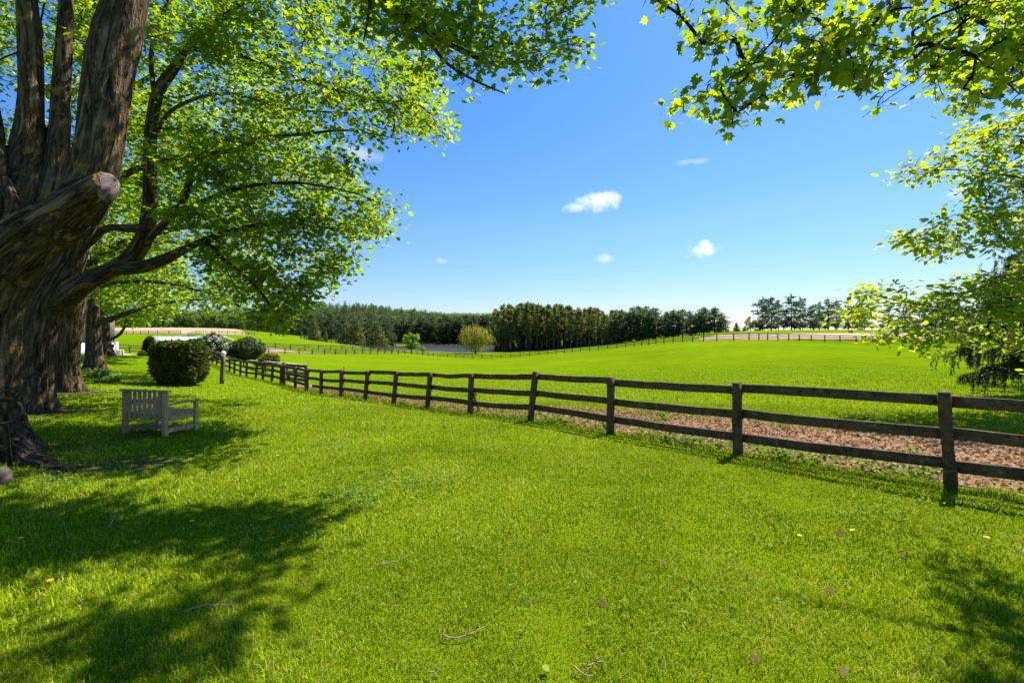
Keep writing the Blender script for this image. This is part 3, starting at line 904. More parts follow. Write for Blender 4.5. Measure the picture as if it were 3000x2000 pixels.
# ---------------------------------------------------------------- bench
bench_wood = wood_mat('weathered_bench_timber', (.25, .155, .064), (.68, .475, .235), (1, 1, .25), .12, 9)
def bench():
    g = ground_at(332, 999)
    bl = on_ground(282, g[1] + .16); br = on_ground(386, g[1] - .12)
    c = (bl + br) / 2
    ax = br - bl; ang = math.atan2(ax[1], ax[0])
    root = empty('garden_bench', (c[0], c[1], c[2]), 'weathered grey wooden slat-back garden bench seen from behind on the shaded lawn', 'bench', rz=ang)
    W, Dp, Hs, Hb = 1.10, .66, .42, .86
    def b(name, size, loc, rot=(0, 0, 0), parent=root, bv=.006): return bevel_box(name, size, bench_wood, parent, loc, rot, bv)
    # x along the bench, +y towards the sitter's front (away from the camera)
    for sx in (-1, 1):
        b('leg', (.075, .09, Hb), (sx * (W / 2 - .04), 0, Hb / 2))
        b('leg', (.07, .075, .60), (sx * (W / 2 - .04), Dp, .30))
        b('armrest', (.085, Dp + .06, .035), (sx * (W / 2 - .04), Dp / 2 + .045, .62), (R(2), 0, 0))
        b('side_rail', (.04, Dp - .09, .11), (sx * (W / 2 - .04), Dp / 2, .345))
        b('side_stretcher', (.035, Dp - .09, .085), (sx * (W / 2 - .04), Dp / 2, .10))
    b('top_rail', (W + .12, .10, .042), (0, -.005, Hb + .022))
    b('back_rail', (W - .16, .035, .07), (0, .028, .40))
    b('back_rail', (W - .16, .03, .05), (0, .045, .66))
    for k in range(7):
        x = -W / 2 + .04 + (k + 1) * (W - .08) / 8
        b('back_slat', (.082, .026, Hb - .31), (x, -.008 + random.uniform(-.002, .002), .31 + (Hb - .31) / 2 - .003), (0, random.uniform(-.006, .006), 0))
    for k in range(6):
        b('seat_slat', (W + .02 + random.uniform(-.02, .02), .088, .024), (random.uniform(-.01, .01), .10 + k * .105, .414 + random.uniform(-.004, .004)), (R(random.uniform(-1.5, 1.5)), 0, 0))
    b('front_rail', (W - .15, .035, .09), (0, Dp - .01, .35))
    b('stretcher', (W - .12, .035, .075), (0, .34, .10))
    return root
bench()

# ---------------------------------------------------------------- lamp post
def lamp_post():
    g = on_ground(509, 24.6)
    root = empty('lamp_post', g, 'short timber lamp post with a white globe between clipped bush and fence', 'lamp post')
    H = (880 - 806) / F * 24.6
    lampwood = wood_mat('brown_post_timber', (.07, .052, .036), (.20, .155, .11), (1, 1, .2), .1, 6)
    beam('post', g - [0, 0, .1], g + [.09, 0, H - .26], .17, .17, lampwood, root, up=(0, 1, 0), seg=4, rough=.003, cham=.1)
    white = plain_mat('white_enamel', (.80, .80, .80), .35, .05, 4, .02)
    s = Soup()
    prof = [(0, .0), (.09, 0), (.10, .02), (.085, .045), (.07, .055), (.11, .08), (.135, .13), (.13, .19), (.10, .24), (.06, .275), (0.004, .29)]
    a = np.arange(24) / 24 * 2 * np.pi
    V = np.concatenate([np.stack([np.cos(a) * r, np.sin(a) * r, np.full(24, z)], 1) for r, z in prof[1:]])
    V = V + np.array([.09, 0, H - .26])
    idx = np.arange(len(V)).reshape(-1, 24); nx = np.roll(idx, -1, 1)
    q = np.stack([idx[:-1], nx[:-1], nx[1:], idx[1:]], -1).reshape(-1, 4)
    link('globe', mesh_np('globe', V, [q, idx[0][::-1][None].copy(), idx[-1][None].copy()], white, smooth=True), root)
lamp_post()

# ---------------------------------------------------------------- leaves
MAPLE_HI = np.array([(0, 0), (.24, -.07), (.30, .10), (.55, .26), (.33, .40), (.40, .66), (.16, .58), (0, 1.0), (-.16, .58), (-.40, .66), (-.33, .40), (-.55, .26), (-.30, .10), (-.24, -.07)])
MAPLE_LO = np.array([(0, 0), (.52, .22), (.27, .40), (.36, .66), (0, 1.0), (-.36, .66), (-.27, .40), (-.52, .22)])
OVAL = np.array([(0, 0), (.20, .18), (.30, .45), (.20, .78), (0, 1.0), (-.20, .78), (-.30, .45), (-.20, .18)])
NEEDLE = np.array([(-.09, 0), (.09, 0), (.06, .8), (0, 1.0), (-.06, .8)])
DIAMOND = np.array([(0, 0), (.32, .45), (0, 1.0), (-.32, .45)])
LONGQ = np.array([(0, 0), (.16, .4), (0, 1.0), (-.16, .4)])

def add_leaves(soup, pos, normal, tip, size, shape, tint, curl=.25):
    """one flat-ish polygon per leaf: base at pos, lying in the plane of normal, pointing along tip"""
    n = len(pos)
    if n == 0: return
    t = tip - normal * (tip * normal).sum(1)[:, None]
    t /= np.linalg.norm(t, axis=1)[:, None] + 1e-9
    s = np.cross(normal, t)
    k = len(shape)
    lx, ly = shape[:, 0], shape[:, 1]
    lz = -curl * (lx ** 2 * 1.2 + (ly - .2) ** 2 * .55)
    V = pos[:, None, :] + size[:, None, None] * (s[:, None, :] * lx[None, :, None] + t[:, None, :] * ly[None, :, None] + normal[:, None, :] * lz[None, :, None])
    idx = np.arange(n * k).reshape(n, k)
    soup.add(V.reshape(-1, 3), [idx], tint=np.repeat(tint, k))
def unit(v): return v / (np.linalg.norm(v, axis=1)[:, None] + 1e-9)
def rand_dirs(n):
    return unit(rng.normal(size=(n, 3)))
# ---------------------------------------------------------------- big trees
def in_poly(px, py, poly):
    poly = np.asarray(poly, float); inside = np.zeros(len(px), bool)
    j = len(poly) - 1
    for i in range(len(poly)):
        xi, yi = poly[i]; xj, yj = poly[j]
        c = ((yi > py) != (yj > py)) & (px < (xj - xi) * (py - yi) / (yj - yi + 1e-12) + xi)
        inside ^= c; j = i
    return inside
def crown_points(poly, n, d0, d1):
    """points through the part of a crown that the photo shows inside an outline, between two distances"""
    poly = np.asarray(poly, float); out = np.zeros((0, 3))
    lo, hi = poly.min(0), poly.max(0)
    while len(out) < n:
        u = rng.uniform(lo[0], hi[0], n * 2); v = rng.uniform(lo[1], hi[1], n * 2)
        k = in_poly(u, v, poly); u, v = u[k], v[k]
        d = rng.uniform(d0, d1, len(u))
        out = np.vstack([out, np.stack([(u - UC) / F * d, d, ZC - (v - VH) / F * d], 1)])
    return out[:n]
def blob_points(c, r, n):
    p = unit(rng.normal(size=(n, 3))) * (rng.random(n) ** (1 / 2.2))[:, None]
    return np.array(c) + p * np.array(r)
def shade_points(poly, n, h0, h1):
    """places high in a crown, outside the photo's frame, whose shadow falls inside a patch of the lawn"""
    poly = np.asarray(poly, float); out = []
    lo, hi = poly.min(0), poly.max(0)
    while len(out) < n:
        u, v = rng.uniform(lo[0], hi[0]), rng.uniform(lo[1], hi[1])
        if not in_poly(np.array([u]), np.array([v]), poly)[0]: continue
        g = ground_at(u, v); p = g + np.array(SUN_DIR) * rng.uniform(h0, h1) / SUN_DIR.z
        out.append(p)
    return np.array(out)
def limb(*pts):
    """pts: (u, v, d, radius) -> world polyline with radius"""
    return np.array([[*P(u, v, d), r / math.hypot(1, (u - UC) / F)] for (u, v, d, r) in pts])    # seen off-axis, so wider in the photo than it is

class Grower:
    def __init__(g, limbs, step=.22):
        g.pos, g.par, g.rad, g.dirn, g.chains = [], [], [], [], []
        for L in limbs:
            q = catmull(L, step)
            base = -1
            if g.pos:
                d = np.linalg.norm(np.array(g.pos) - q[0, :3], axis=1); base = int(d.argmin())
            for i, row in enumerate(q):
                t = q[min(i + 1, len(q) - 1), :3] - q[max(i - 1, 0), :3]
                g.pos.append(row[:3]); g.par.append(base); g.rad.append(row[3]); g.dirn.append(t / (np.linalg.norm(t) + 1e-9))
                base = len(g.pos) - 1
        g.nl = len(g.pos)
    def grow(g, pts, step=.2, wob=.05, zmin=None, droop=.25):
        P0 = np.array(g.pos)
        d = np.array([np.linalg.norm(P0 - p, axis=1).min() for p in pts])
        cap = len(P0) + int(sum(max(2, x / step + 2) for x in d) * 1.5) + 50
        pos = np.zeros((cap, 3)); pos[:len(P0)] = P0
        dr = np.zeros((cap, 3)); dr[:len(P0)] = np.array(g.dirn)
        usable = np.zeros(cap); usable[:len(P0)] = np.where((np.array(g.rad) > .33), 1e6, 0)
        n = len(P0)
        for p in pts[np.argsort(d)]:
            dv = p - pos[:n]; D = np.linalg.norm(dv, axis=1)
            cs = (dv * dr[:n]).sum(1) / (D + 1e-9)
            cost = D * (1.35 - .45 * cs) * rng.uniform(.92, 1.08, n) + usable[:n]
            j = int(cost.argmin()); L = D[j]
            if n + L / step + 4 > cap: break
            m = max(2, int(L / step))
            t0 = dr[j] * .55 + dv[j] / (L + 1e-9) * .6
            out = dv[j] * np.array([1, 1, .3]); out /= np.linalg.norm(out) + 1e-9
            t1 = out + np.array([0, 0, -droop])
            s = np.arange(1, m + 1)[:, None] / m
            h = (2 * s ** 3 - 3 * s ** 2 + 1) * pos[j] + (s ** 3 - 2 * s ** 2 + s) * t0 * L + (-2 * s ** 3 + 3 * s ** 2) * p + (s ** 3 - s ** 2) * t1 * L
            h[:-1] += rng.normal(size=(m - 1, 3)) * wob * min(1, L)
            if zmin is not None: h[:, 2] = np.maximum(h[:, 2], zmin)
            ids = np.arange(n, n + m)
            pos[n:n + m] = h
            q = np.vstack([pos[j], h]); tt = np.gradient(q, axis=0)[1:]; dr[n:n + m] = unit(tt)
            par = j
            for i in ids: g.par.append(par); par = int(i)
            g.chains.append((j, ids)); n += m
        g.pos = pos[:n]; g.dirn = dr[:n]
        cnt = np.zeros(n)
        for j, ids in g.chains: cnt[ids[-1]] += 1
        for i in range(n - 1, -1, -1):
            if g.par[i] >= 0: cnt[g.par[i]] += cnt[i]
        rad = np.maximum(.0052 * np.maximum(cnt, 1) ** .46, .005)
        fixed = np.array(g.rad)
        rad[:g.nl] = np.maximum(fixed, 0.004)
        g.r = rad

def union_trunk(name, limbs, voxel, mat, parent, furrow=.03, base_z=0.0, flare_h=.9, freq=8.0, minr=.05):
    """joins the thick parts of the limbs into one continuous trunk and carves bark furrows into it"""
    s = Soup(); segs = []
    for k, L in enumerate(limbs):
        q = catmull(L, .12)
        q = q[q[:, 3] > minr]
        if len(q) < 2: continue
        fl = np.clip(1 - (q[:, 2] - base_z) / flare_h, 0, 1) ** 2 * .34 if k == 0 else None
        tube(s, q[:, :3], q[:, 3], 28, flare=fl)
        segs.append(q)
    me = s.build('tmp', None, mesh_only=True)
    o = bpy.data.objects.new('tmp', me); COL.objects.link(o)
    md = o.modifiers.new('r', 'REMESH'); md.mode = 'VOXEL'; md.voxel_size = voxel
    sm = o.modifiers.new('s', 'SMOOTH'); sm.iterations = 6; sm.factor = .5
    dg = bpy.context.evaluated_depsgraph_get()
    ev = bpy.data.meshes.new_from_object(o.evaluated_get(dg))
    bpy.data.objects.remove(o); bpy.data.meshes.remove(me)
    nv = len(ev.vertices)
    co = np.zeros(nv * 3, np.float32); ev.vertices.foreach_get('co', co); co = co.reshape(-1, 3).astype(float)
    no = np.zeros(nv * 3, np.float32); ev.vertex_normals.foreach_get('vector', no); no = no.reshape(-1, 3).astype(float)
    best = np.full(nv, 1e9); bark = np.zeros((nv, 3)); rr = np.zeros(nv)
    off = 0
    for q in segs:
        tan = np.gradient(q[:, :3], axis=0); tan /= np.linalg.norm(tan, axis=1)[:, None]
        X = np.cross(tan, [0.13, .2, 1.0] if abs(tan[0, 2]) < .9 else [1.0, 0, 0]); X = unit(X); Y = np.cross(tan, X)
        Lc = np.concatenate([[0], np.cumsum(np.linalg.norm(np.diff(q[:, :3], axis=0), axis=1))]) + off
        off = Lc[-1] + 3
        for a in range(0, nv, 20000):
            c = co[a:a + 20000]
            D = np.linalg.norm(c[:, None] - q[None, :, :3], axis=2) - q[None, :, 3]
            j = D.argmin(1); dm = D[np.arange(len(c)), j]
            up = dm < best[a:a + 20000]
            i = np.nonzero(up)[0]; jj = j[i]
            rel = c[i] - q[jj, :3]
            best[a + i] = dm[i]
            bark[a + i, 0] = (rel * X[jj]).sum(1); bark[a + i, 1] = (rel * Y[jj]).sum(1)
            bark[a + i, 2] = Lc[jj] + (rel * tan[jj]).sum(1); rr[a + i] = q[jj, 3]
    sc = bark * np.array([1, 1, .14]) * freq
    w = np.stack([vnoise(sc * .5, 21), vnoise(sc * .5, 22), vnoise(sc * .5, 23)], 1) * .6
    n1 = vnoise(sc + w, 31); n2 = vnoise((sc + w) * 2.1, 32)
    ridge = (1 - np.abs(n1)) * .7 + (1 - np.abs(n2)) * .35
    lump = vnoise(bark * np.array([1, 1, .6]) * 1.4, 33)
    amp = np.clip(rr / .4, .15, 1.0)
    co = co + no * (((ridge - .62) * furrow + lump * furrow * 1.3) * amp)[:, None]
    co = co - np.array(parent.location)
    ev.vertices.foreach_set('co', co.astype(np.float32).ravel())
    at = ev.attributes.new('bark', 'FLOAT_VECTOR', 'POINT'); at.data.foreach_set('vector', bark.astype(np.float32).ravel())
    ev.polygons.foreach_set('use_smooth', np.ones(len(ev.polygons), dtype=bool))
    ev.materials.clear(); ev.materials.append(mat); ev.name = name
    return link(name, ev, parent)

def branches_mesh(g, limbs, mat, parent, extra=None, thick_done=.05, sides_min=4):
    s = Soup(); o = np.array(parent.location)
    for L in limbs:
        q = catmull(L, .15)
        k = np.nonzero(q[:, 3] <= thick_done * 1.25)[0]
        if len(k) > 1: tube(s, q[k[0]:, :3] - o, q[k[0]:, 3], 8)
    for j, ids in g.chains:
        pts = np.vstack([g.pos[j], g.pos[ids]]); r = g.r[ids]
        r = np.concatenate([[min(r[0] * 1.15, g.r[j])], r])
        sd = 8 if r.max() > .04 else (5 if r.max() > .012 else sides_min)
        tube(s, pts - o, r, sd, cap=False)
    if extra is not None: s.add(extra[0], extra[1], bark=extra[0])
    return s.build('branches', mat, parent, smooth=True)

def spray_leaves(g, per, size, shape, spread=.28, reach=1.0, up_sigma=.5, droop=.5, hang=.0, size_var=.42, keep=None):
    """leaves in sprays round the outer part of each shoot, plus the little stalks that carry them"""
    pos, nor, tip, sz, stalk = [], [], [], [], []
    for j, ids in g.chains:
        q = np.vstack([g.pos[j], g.pos[ids]])
        L = np.concatenate([[0], np.cumsum(np.linalg.norm(np.diff(q, axis=0), axis=1))])
        n = max(3, int(per * rng.uniform(.55, 1.45)))
        lo = max(0, L[-1] - reach)
        t = lo + (L[-1] - lo) * rng.random(n) ** .75
        c = np.stack([np.interp(t, L, q[:, i]) for i in range(3)], 1)
        off = np.clip(rng.normal(size=(n, 3)), -1.7, 1.7) * np.array([spread, spread, spread * .5]); off[:, 2] -= hang * rng.random(n)
        d = g.dirn[ids[-1]]
        p = c + off
        tp = unit(off / spread + d * .8 + rng.normal(size=(n, 3)) * .35 + np.array([0, 0, -droop]))
        nm = unit(np.array([0, 0, 1.0]) + rng.normal(size=(n, 3)) * up_sigma + off * .5)
        pos.append(p); nor.append(nm); tip.append(tp); sz.append(size * rng.uniform(1 - size_var, 1 + size_var, n)); stalk.append(c)
    return np.concatenate(pos), np.concatenate(nor), np.concatenate(tip), np.concatenate(sz), np.concatenate(stalk)

def stalks(p, c, r, o):
    n = len(p); d = unit(p - c); a = unit(np.cross(d, [0.3, .2, 1.0])); b = np.cross(d, a)
    V = np.stack([c + a * r, c - a * r * .5 + b * r * .87, c - a * r * .5 - b * r * .87, p], 1).reshape(-1, 3) - o
    i = np.arange(n)[:, None] * 4
    return V, np.concatenate([i + [0, 1, 3], i + [1, 2, 3], i + [2, 0, 3]])

def big_tree(name, label, limbs, pts, leaf, bark, trunk=None, per=55, size=.11, shape=MAPLE_LO, spread=.28, reach=1.0, up_sigma=.5, droop=.5, hang=0, stalk_every=3, voxel=.05, thick=.05, furrow=.03, flare_h=1.0, cat='tree', zmin=None, curl=.25, wob=.05, base=None, stalk_r=.0028, base_z=None):
    b = limbs[0][0, :3].copy()
    if base_z is None: base_z = tz(b[0], b[1])
    root = empty(name, (b[0], b[1], base_z), label, cat)
    union_trunk('trunk', limbs, voxel, bark, root, furrow, base_z, flare_h, minr=thick)
    g = Grower(limbs); g.grow(pts, wob=wob, zmin=zmin, droop=droop * .5)
    o = np.array(root.location)
    p, nm, tp, sz, st = spray_leaves(g, per, size, shape, spread, reach, up_sigma, droop, hang)
    ex = stalks(p[::stalk_every], st[::stalk_every], stalk_r, o)
    branches_mesh(g, limbs, bark, root, ex, thick)
    s = Soup()
    tint = np.clip(.5 + .2 * rng.normal(size=len(p)), 0, 1)
    add_leaves(s, p - o, nm, tp, sz, shape, tint, curl)
    s.build('crown', leaf, root)
    return root

BARK_A = bark_mat('maple_bark', lichen=.85, crack=5.5)
BARK_B = bark_mat('old_maple_bark', lichen=.25, crack=5.0)
MAPLE_LEAF = leaf_mat('maple_leaves', (.038, .095, .005), (.082, .162, .007), (.185, .25, .012), 1.65, .58, .5, .2, trans_tint=(2.0, 1.55, .27))
NEAR_LEAF = leaf_mat('near_maple_leaves', (.034, .09, .005), (.082, .150, .007), (.19, .24, .012), 1.9, .64, .5, .2, trans_tint=(2.0, 1.55, .3))
OVAL_LEAF = leaf_mat('oval_leaves', (.07, .135, .010), (.135, .21, .014), (.235, .295, .025), 1.7, .55, .5, .25, trans_tint=(1.75, 1.45, .4))

def gz(u, d): return on_ground(u, d)
# --- A: the nearest old maple at the left edge
def tree_a():
    g = np.array([-8.6, 7.0]); z0 = tz(*g)
    trunk = np.vstack([np.array([[-8.62, 7.0, z0 - .35, .92], [-8.6, 7.0, z0 + .2, .76], [-8.55, 7.0, z0 + .7, .66], [-8.45, 6.98, z0 + 1.5, .63]]), limb((-58, 690, 6.95, .86), (-10, 600, 6.9, .84))])
    big = limb((-62, 700, 6.95, .72), (0, 612, 6.9, .69), (75, 545, 6.85, .56), (140, 498, 6.8, .46), (190, 464, 6.75, .37), (225, 440, 6.7, .30), (249, 422, 6.66, .26))
    lead = limb((155, 525, 6.85, .36), (200, 440, 6.95, .38), (228, 340, 7.05, .365), (240, 230, 7.15, .37), (260, 110, 7.3, .38), (288, 0, 7.4, .385), (315, -140, 7.6, .36), (330, -320, 7.9, .28), (350, -520, 8.3, .2), (380, -760, 8.8, .1))
    l2 = limb((20, 600, 7.3, .42), (48, 490, 7.7, .38), (58, 380, 7.9, .32), (70, 250, 8.0, .23), (70, 130, 8.1, .21), (62, 0, 8.2, .2), (50, -200, 8.5, .14), (40, -500, 9, .07))
    l3 = limb((60, 560, 7.6, .3), (115, 450, 8.0, .26), (133, 340, 8.2, .21), (141, 200, 8.3, .18), (150, 60, 8.4, .17), (160, -150, 8.7, .12), (200, -450, 9.2, .06))
    l4 = limb((-40, 600, 7.2, .3), (-20, 480, 7.4, .2), (0, 360, 7.6, .12), (-14, 240, 7.8, .1), (-60, 60, 8.0, .09), (-120, -200, 8.4, .06))
    l5 = limb((-20, 560, 7.1, .2), (30, 500, 7.0, .13), (18, 430, 7.3, .10), (0, 400, 7.4, .09), (-60, 330, 7.4, .07))
    over = limb((300, -90, 7.5, .17), (480, -150, 7.7, .13), (700, -120, 7.9, .1), (860, -35, 8.05, .08), (930, 35, 8.1, .062), (1000, 85, 8.15, .052), (1070, 120, 8.2, .045), (1130, 145, 8.2, .035), (1230, 140, 8.2, .02))
    over2 = limb((900, 5, 8.1, .05), (960, 60, 8.0, .04), (1020, 140, 7.95, .03), (1090, 185, 7.9, .022), (1160, 215, 7.9, .012))
    over3 = limb((820, -70, 8.0, .06), (848, -10, 7.9, .035), (845, 40, 7.85, .025), (835, 95, 7.85, .012))
    up1 = limb((320, -200, 7.6, .2), (520, -420, 7.0, .14), (760, -560, 6.8, .1), (980, -600, 6.8, .06))
    up2 = limb((330, -320, 7.9, .2), (500, -620, 6.4, .14), (640, -900, 5.6, .08))
    limbs = [trunk, big, lead, l2, l3, l4, l5, over, over2, over3, up1, up2]
    A_TOP = [(860, -60), (1290, -60), (1362, 40), (1335, 125), (1255, 195), (1190, 238), (1140, 190), (1060, 205), (1020, 165), (950, 100), (880, 30)]
    A_LEFT = [(-300, -300), (860, -120), (850, 60), (640, 140), (430, 190), (330, 120), (-200, 300)]
    pts = np.vstack([crown_points(A_TOP, 62, 7.4, 8.8), crown_points(A_LEFT, 110, 9.0, 12.5),
                     crown_points([(820, -80), (980, -60), (960, 60), (1040, 180), (1000, 230), (900, 130), (800, 80)], 45, 8.0, 9.5),
                     crown_points([(500, -900), (1250, -520), (1250, -60), (880, -60), (600, -250), (450, -500)], 14, 6.3, 8.6),
                     shade_points([(0, 1270), (100, 1200), (330, 1165), (490, 1180), (470, 1225), (330, 1260), (120, 1310), (0, 1340)], 17, 9, 11.5), shade_points([(560, 1195), (690, 1175), (690, 1205), (620, 1220)], 5, 8.6, 9.6), shade_points([(430, 1340), (560, 1250), (735, 1230), (745, 1260), (640, 1340), (520, 1390)], 7, 8.2, 10),
                     shade_points([(0, 1400), (250, 1400), (480, 1390), (680, 1410), (690, 1470), (560, 1600), (-100, 1600)], 13, 8, 11), shade_points([(-200, 1130), (60, 1180), (0, 1300), (-300, 1300)], 10, 9, 12),
                     blob_points((-8, 8, 12.5), (6, 4.0, 3.2), 80), blob_points((-12.5, 4, 10), (3.5, 4.5, 3.5), 60)])
    root = big_tree('maple_tree', 'nearest huge old maple at the left edge with a sawn-off limb and mustard lichen', limbs, pts, MAPLE_LEAF, BARK_A, per=40, size=.105, shape=MAPLE_HI, spread=.25, voxel=.026, thick=.06, furrow=.062, flare_h=1.0)
    # the sawn face of the cut limb
    c = np.array(P(246, 423, 6.64)); d = P(249, 422, 6.66) - P(225, 444, 6.7); d /= np.linalg.norm(d)
    d = d * .75 + np.array([.25, -.55, .25]); d /= np.linalg.norm(d)
    X = np.cross(d, [0, 0, 1]); X /= np.linalg.norm(X); Y = np.cross(X, d)
    a = np.arange(40) / 40 * 2 * np.pi; rr = .20 * (1 + .05 * np.sin(3 * a) + .02 * np.sin(7 * a))
    o = np.array(root.location)
    rings = [(0.0, .030), (.35, .030), (.7, .026), (1.0, .012), (1.07, -.10)]
    V = np.concatenate([c + d * h + np.outer(np.cos(a) * rr * k * .72, X) + np.outer(np.sin(a) * rr * k * 1.15, Y) for k, h in rings[1:]] + [[c + d * rings[0][1]]]) - o
    idx = np.arange(160).reshape(4, 40); nx = np.roll(idx, -1, 1)
    q = np.stack([idx[:-1], idx[1:], nx[1:], nx[:-1]], -1).reshape(-1, 4)
    t = np.stack([np.full(40, 160), idx[0], nx[0]], -1)
    m, nt, out = new_mat('sawn_wood')
    b = attr(nt, 'bark', 'Vector')
    ln = nt.nodes.new('ShaderNodeVectorMath'); ln.operation = 'LENGTH'; nt.links.new(b, ln.inputs[0])
    w = nt.nodes.new('ShaderNodeMath'); w.operation = 'SINE'; nt.links.new(math_node(nt, 'MULTIPLY_ADD', noise_node(nt, b, 9, 3), 14, math_node(nt, 'MULTIPLY', ln.outputs['Value'], 190)), w.inputs[0])
    n = noise_node(nt, b, 12, 5)
    col = ramp(nt, math_node(nt, 'MULTIPLY_ADD', w.outputs[0], .14, n), [(.3, (.05, .036, .03)), (.75, (.20, .150, .130))])
    principled(nt, out, col, .85, bump(nt, n, .4, .01))
    link('cut_end', mesh_np('cut_end', V, [q, t], m, dict(bark=np.concatenate([np.stack([np.cos(a) * rr * k, np.sin(a) * rr * k, 0 * a], 1) for k, h in rings[1:]] + [[[0, 0, 0]]])), smooth=False), root)
    # surface root running over the lawn
    s = Soup(); q = catmull(np.array([[*(np.array([*ground_at(u, v)[:2], ground_at(u, v)[2] + h]) - o), r] for (u, v, h, r) in [(25, 1050, .14, .22), (70, 1062, .05, .14), (110, 1070, .01, .10), (150, 1080, -.02, .07), (200, 1096, -.06, .045)]]), .06)
    tube(s, q[:, :3] + np.stack([vnoise(q[:, :3] * 4, i) * .02 for i in range(3)], 1), q[:, 3], 14); s.build('root', BARK_A, root, smooth=True)
tree_a()

# --- B: second maple, with the low limbs that sweep across the picture
def tree_b():
    x0, y0 = -12.62, 11.95; z0 = tz(x0, y0)
    trunk = np.vstack([np.array([[x0, y0, z0 - .35, .54], [x0, y0, z0 + .3, .43], [x0 + .04, y0, z0 + .9, .38]]), limb((82, 800, 12, .54), (95, 730, 12, .57), (122, 670, 12, .57), (165, 600, 12.1, .40), (190, 520, 12.2, .30), (215, 430, 12.4, .24), (235, 300, 12.6, .2), (250, 120, 13, .16), (270, -100, 13.4, .12), (300, -400, 14, .06))])
    low = limb((140, 690, 12, .40), (190, 652, 11.9, .33), (240, 628, 11.8, .28), (290, 600, 11.7, .25), (325, 560, 11.6, .235), (342, 500, 11.6, .23), (345, 420, 11.6, .215), (344, 340, 11.6, .20), (352, 262, 11.6, .18), (366, 205, 11.6, .16), (398, 160, 11.5, .13), (430, 112, 11.4, .105), (480, 65, 11.3, .085), (540, 20, 11.2, .065), (640, -60, 11, .04))
    low2 = limb((270, 618, 11.7, .2), (330, 612, 11.5, .185), (385, 592, 11.3, .165), (425, 572, 11.2, .14), (470, 552, 11.0, .1), (540, 530, 10.8, .075), (620, 512, 10.6, .055), (720, 520, 10.4, .035), (800, 530, 10.3, .015))
    fork = limb((330, 560, 11.6, .15), (370, 520, 11.4, .13), (410, 480, 11.3, .115), (432, 430, 11.2, .1), (442, 390, 11.2, .095), (470, 355, 11.1, .085), (540, 345, 10.9, .07), (600, 318, 10.8, .055), (700, 308, 10.6, .04), (800, 300, 10.4, .022), (920, 320, 10.2, .01))
    mid = limb((200, 560, 12.2, .16), (245, 525, 12.0, .14), (300, 525, 11.8, .13), (338, 520, 11.65, .12))
    f2 = limb((400, 495, 11.3, .08), (470, 460, 11.1, .065), (560, 430, 10.9, .05), (680, 420, 10.6, .035), (800, 440, 10.4, .018), (880, 470, 10.3, .01))
    t2 = limb((430, 112, 11.4, .08), (540, 125, 11.2, .06), (660, 170, 11.0, .045), (780, 210, 10.8, .03), (900, 240, 10.6, .016))
    t3 = limb((345, 330, 11.6, .07), (400, 250, 11.4, .055), (520, 215, 11.2, .04), (660, 250, 11.0, .03), (800, 260, 10.7, .016))
    t4 = limb((470, 552, 11.0, .07), (520, 600, 10.7, .05), (580, 650, 10.4, .04), (620, 700, 10.2, .028), (650, 745, 10.1, .015))
    t5 = limb((355, 225, 11.6, .08), (348, 120, 11.9, .07), (380, 20, 12.2, .06), (430, -90, 12.6, .04))
    limbs = [trunk, low, low2, fork, mid, f2, t2, t3, t4, t5]
    OUT = [(330, -60), (850, -60), (880, 60), (965, 140), (1030, 250), (1060, 332), (1000, 348), (930, 325), (850, 350), (800, 400), (720, 395), (560, 410), (420, 300), (320, 200)]
    MID = [(300, 260), (560, 320), (760, 340), (840, 400), (900, 440), (910, 500), (868, 548), (790, 545), (640, 520), (460, 540), (330, 480)]
    LOW = [(470, 540), (640, 520), (790, 560), (800, 625), (765, 680), (690, 692), (665, 765), (600, 745), (560, 690), (480, 640)]
    pts = np.vstack([crown_points(OUT, 215, 9.2, 14.5), crown_points(MID, 125, 9.4, 13.5), crown_points(LOW, 80, 9.6, 12.0),
                     crown_points([(-50, 60), (330, -100), (330, 330), (200, 420), (-50, 420)], 120, 12.5, 15.5),
                     crown_points([(0, -700), (800, -700), (850, -60), (200, -60)], 90, 9.5, 15)])
    big_tree('maple_tree', 'second old maple behind the nearest trunk, low limbs sweeping out beyond the bench', limbs, pts, MAPLE_LEAF, BARK_B, per=52, size=.112, shape=MAPLE_LO, spread=.27, voxel=.034, thick=.07, furrow=.06, flare_h=1.1)
tree_b()

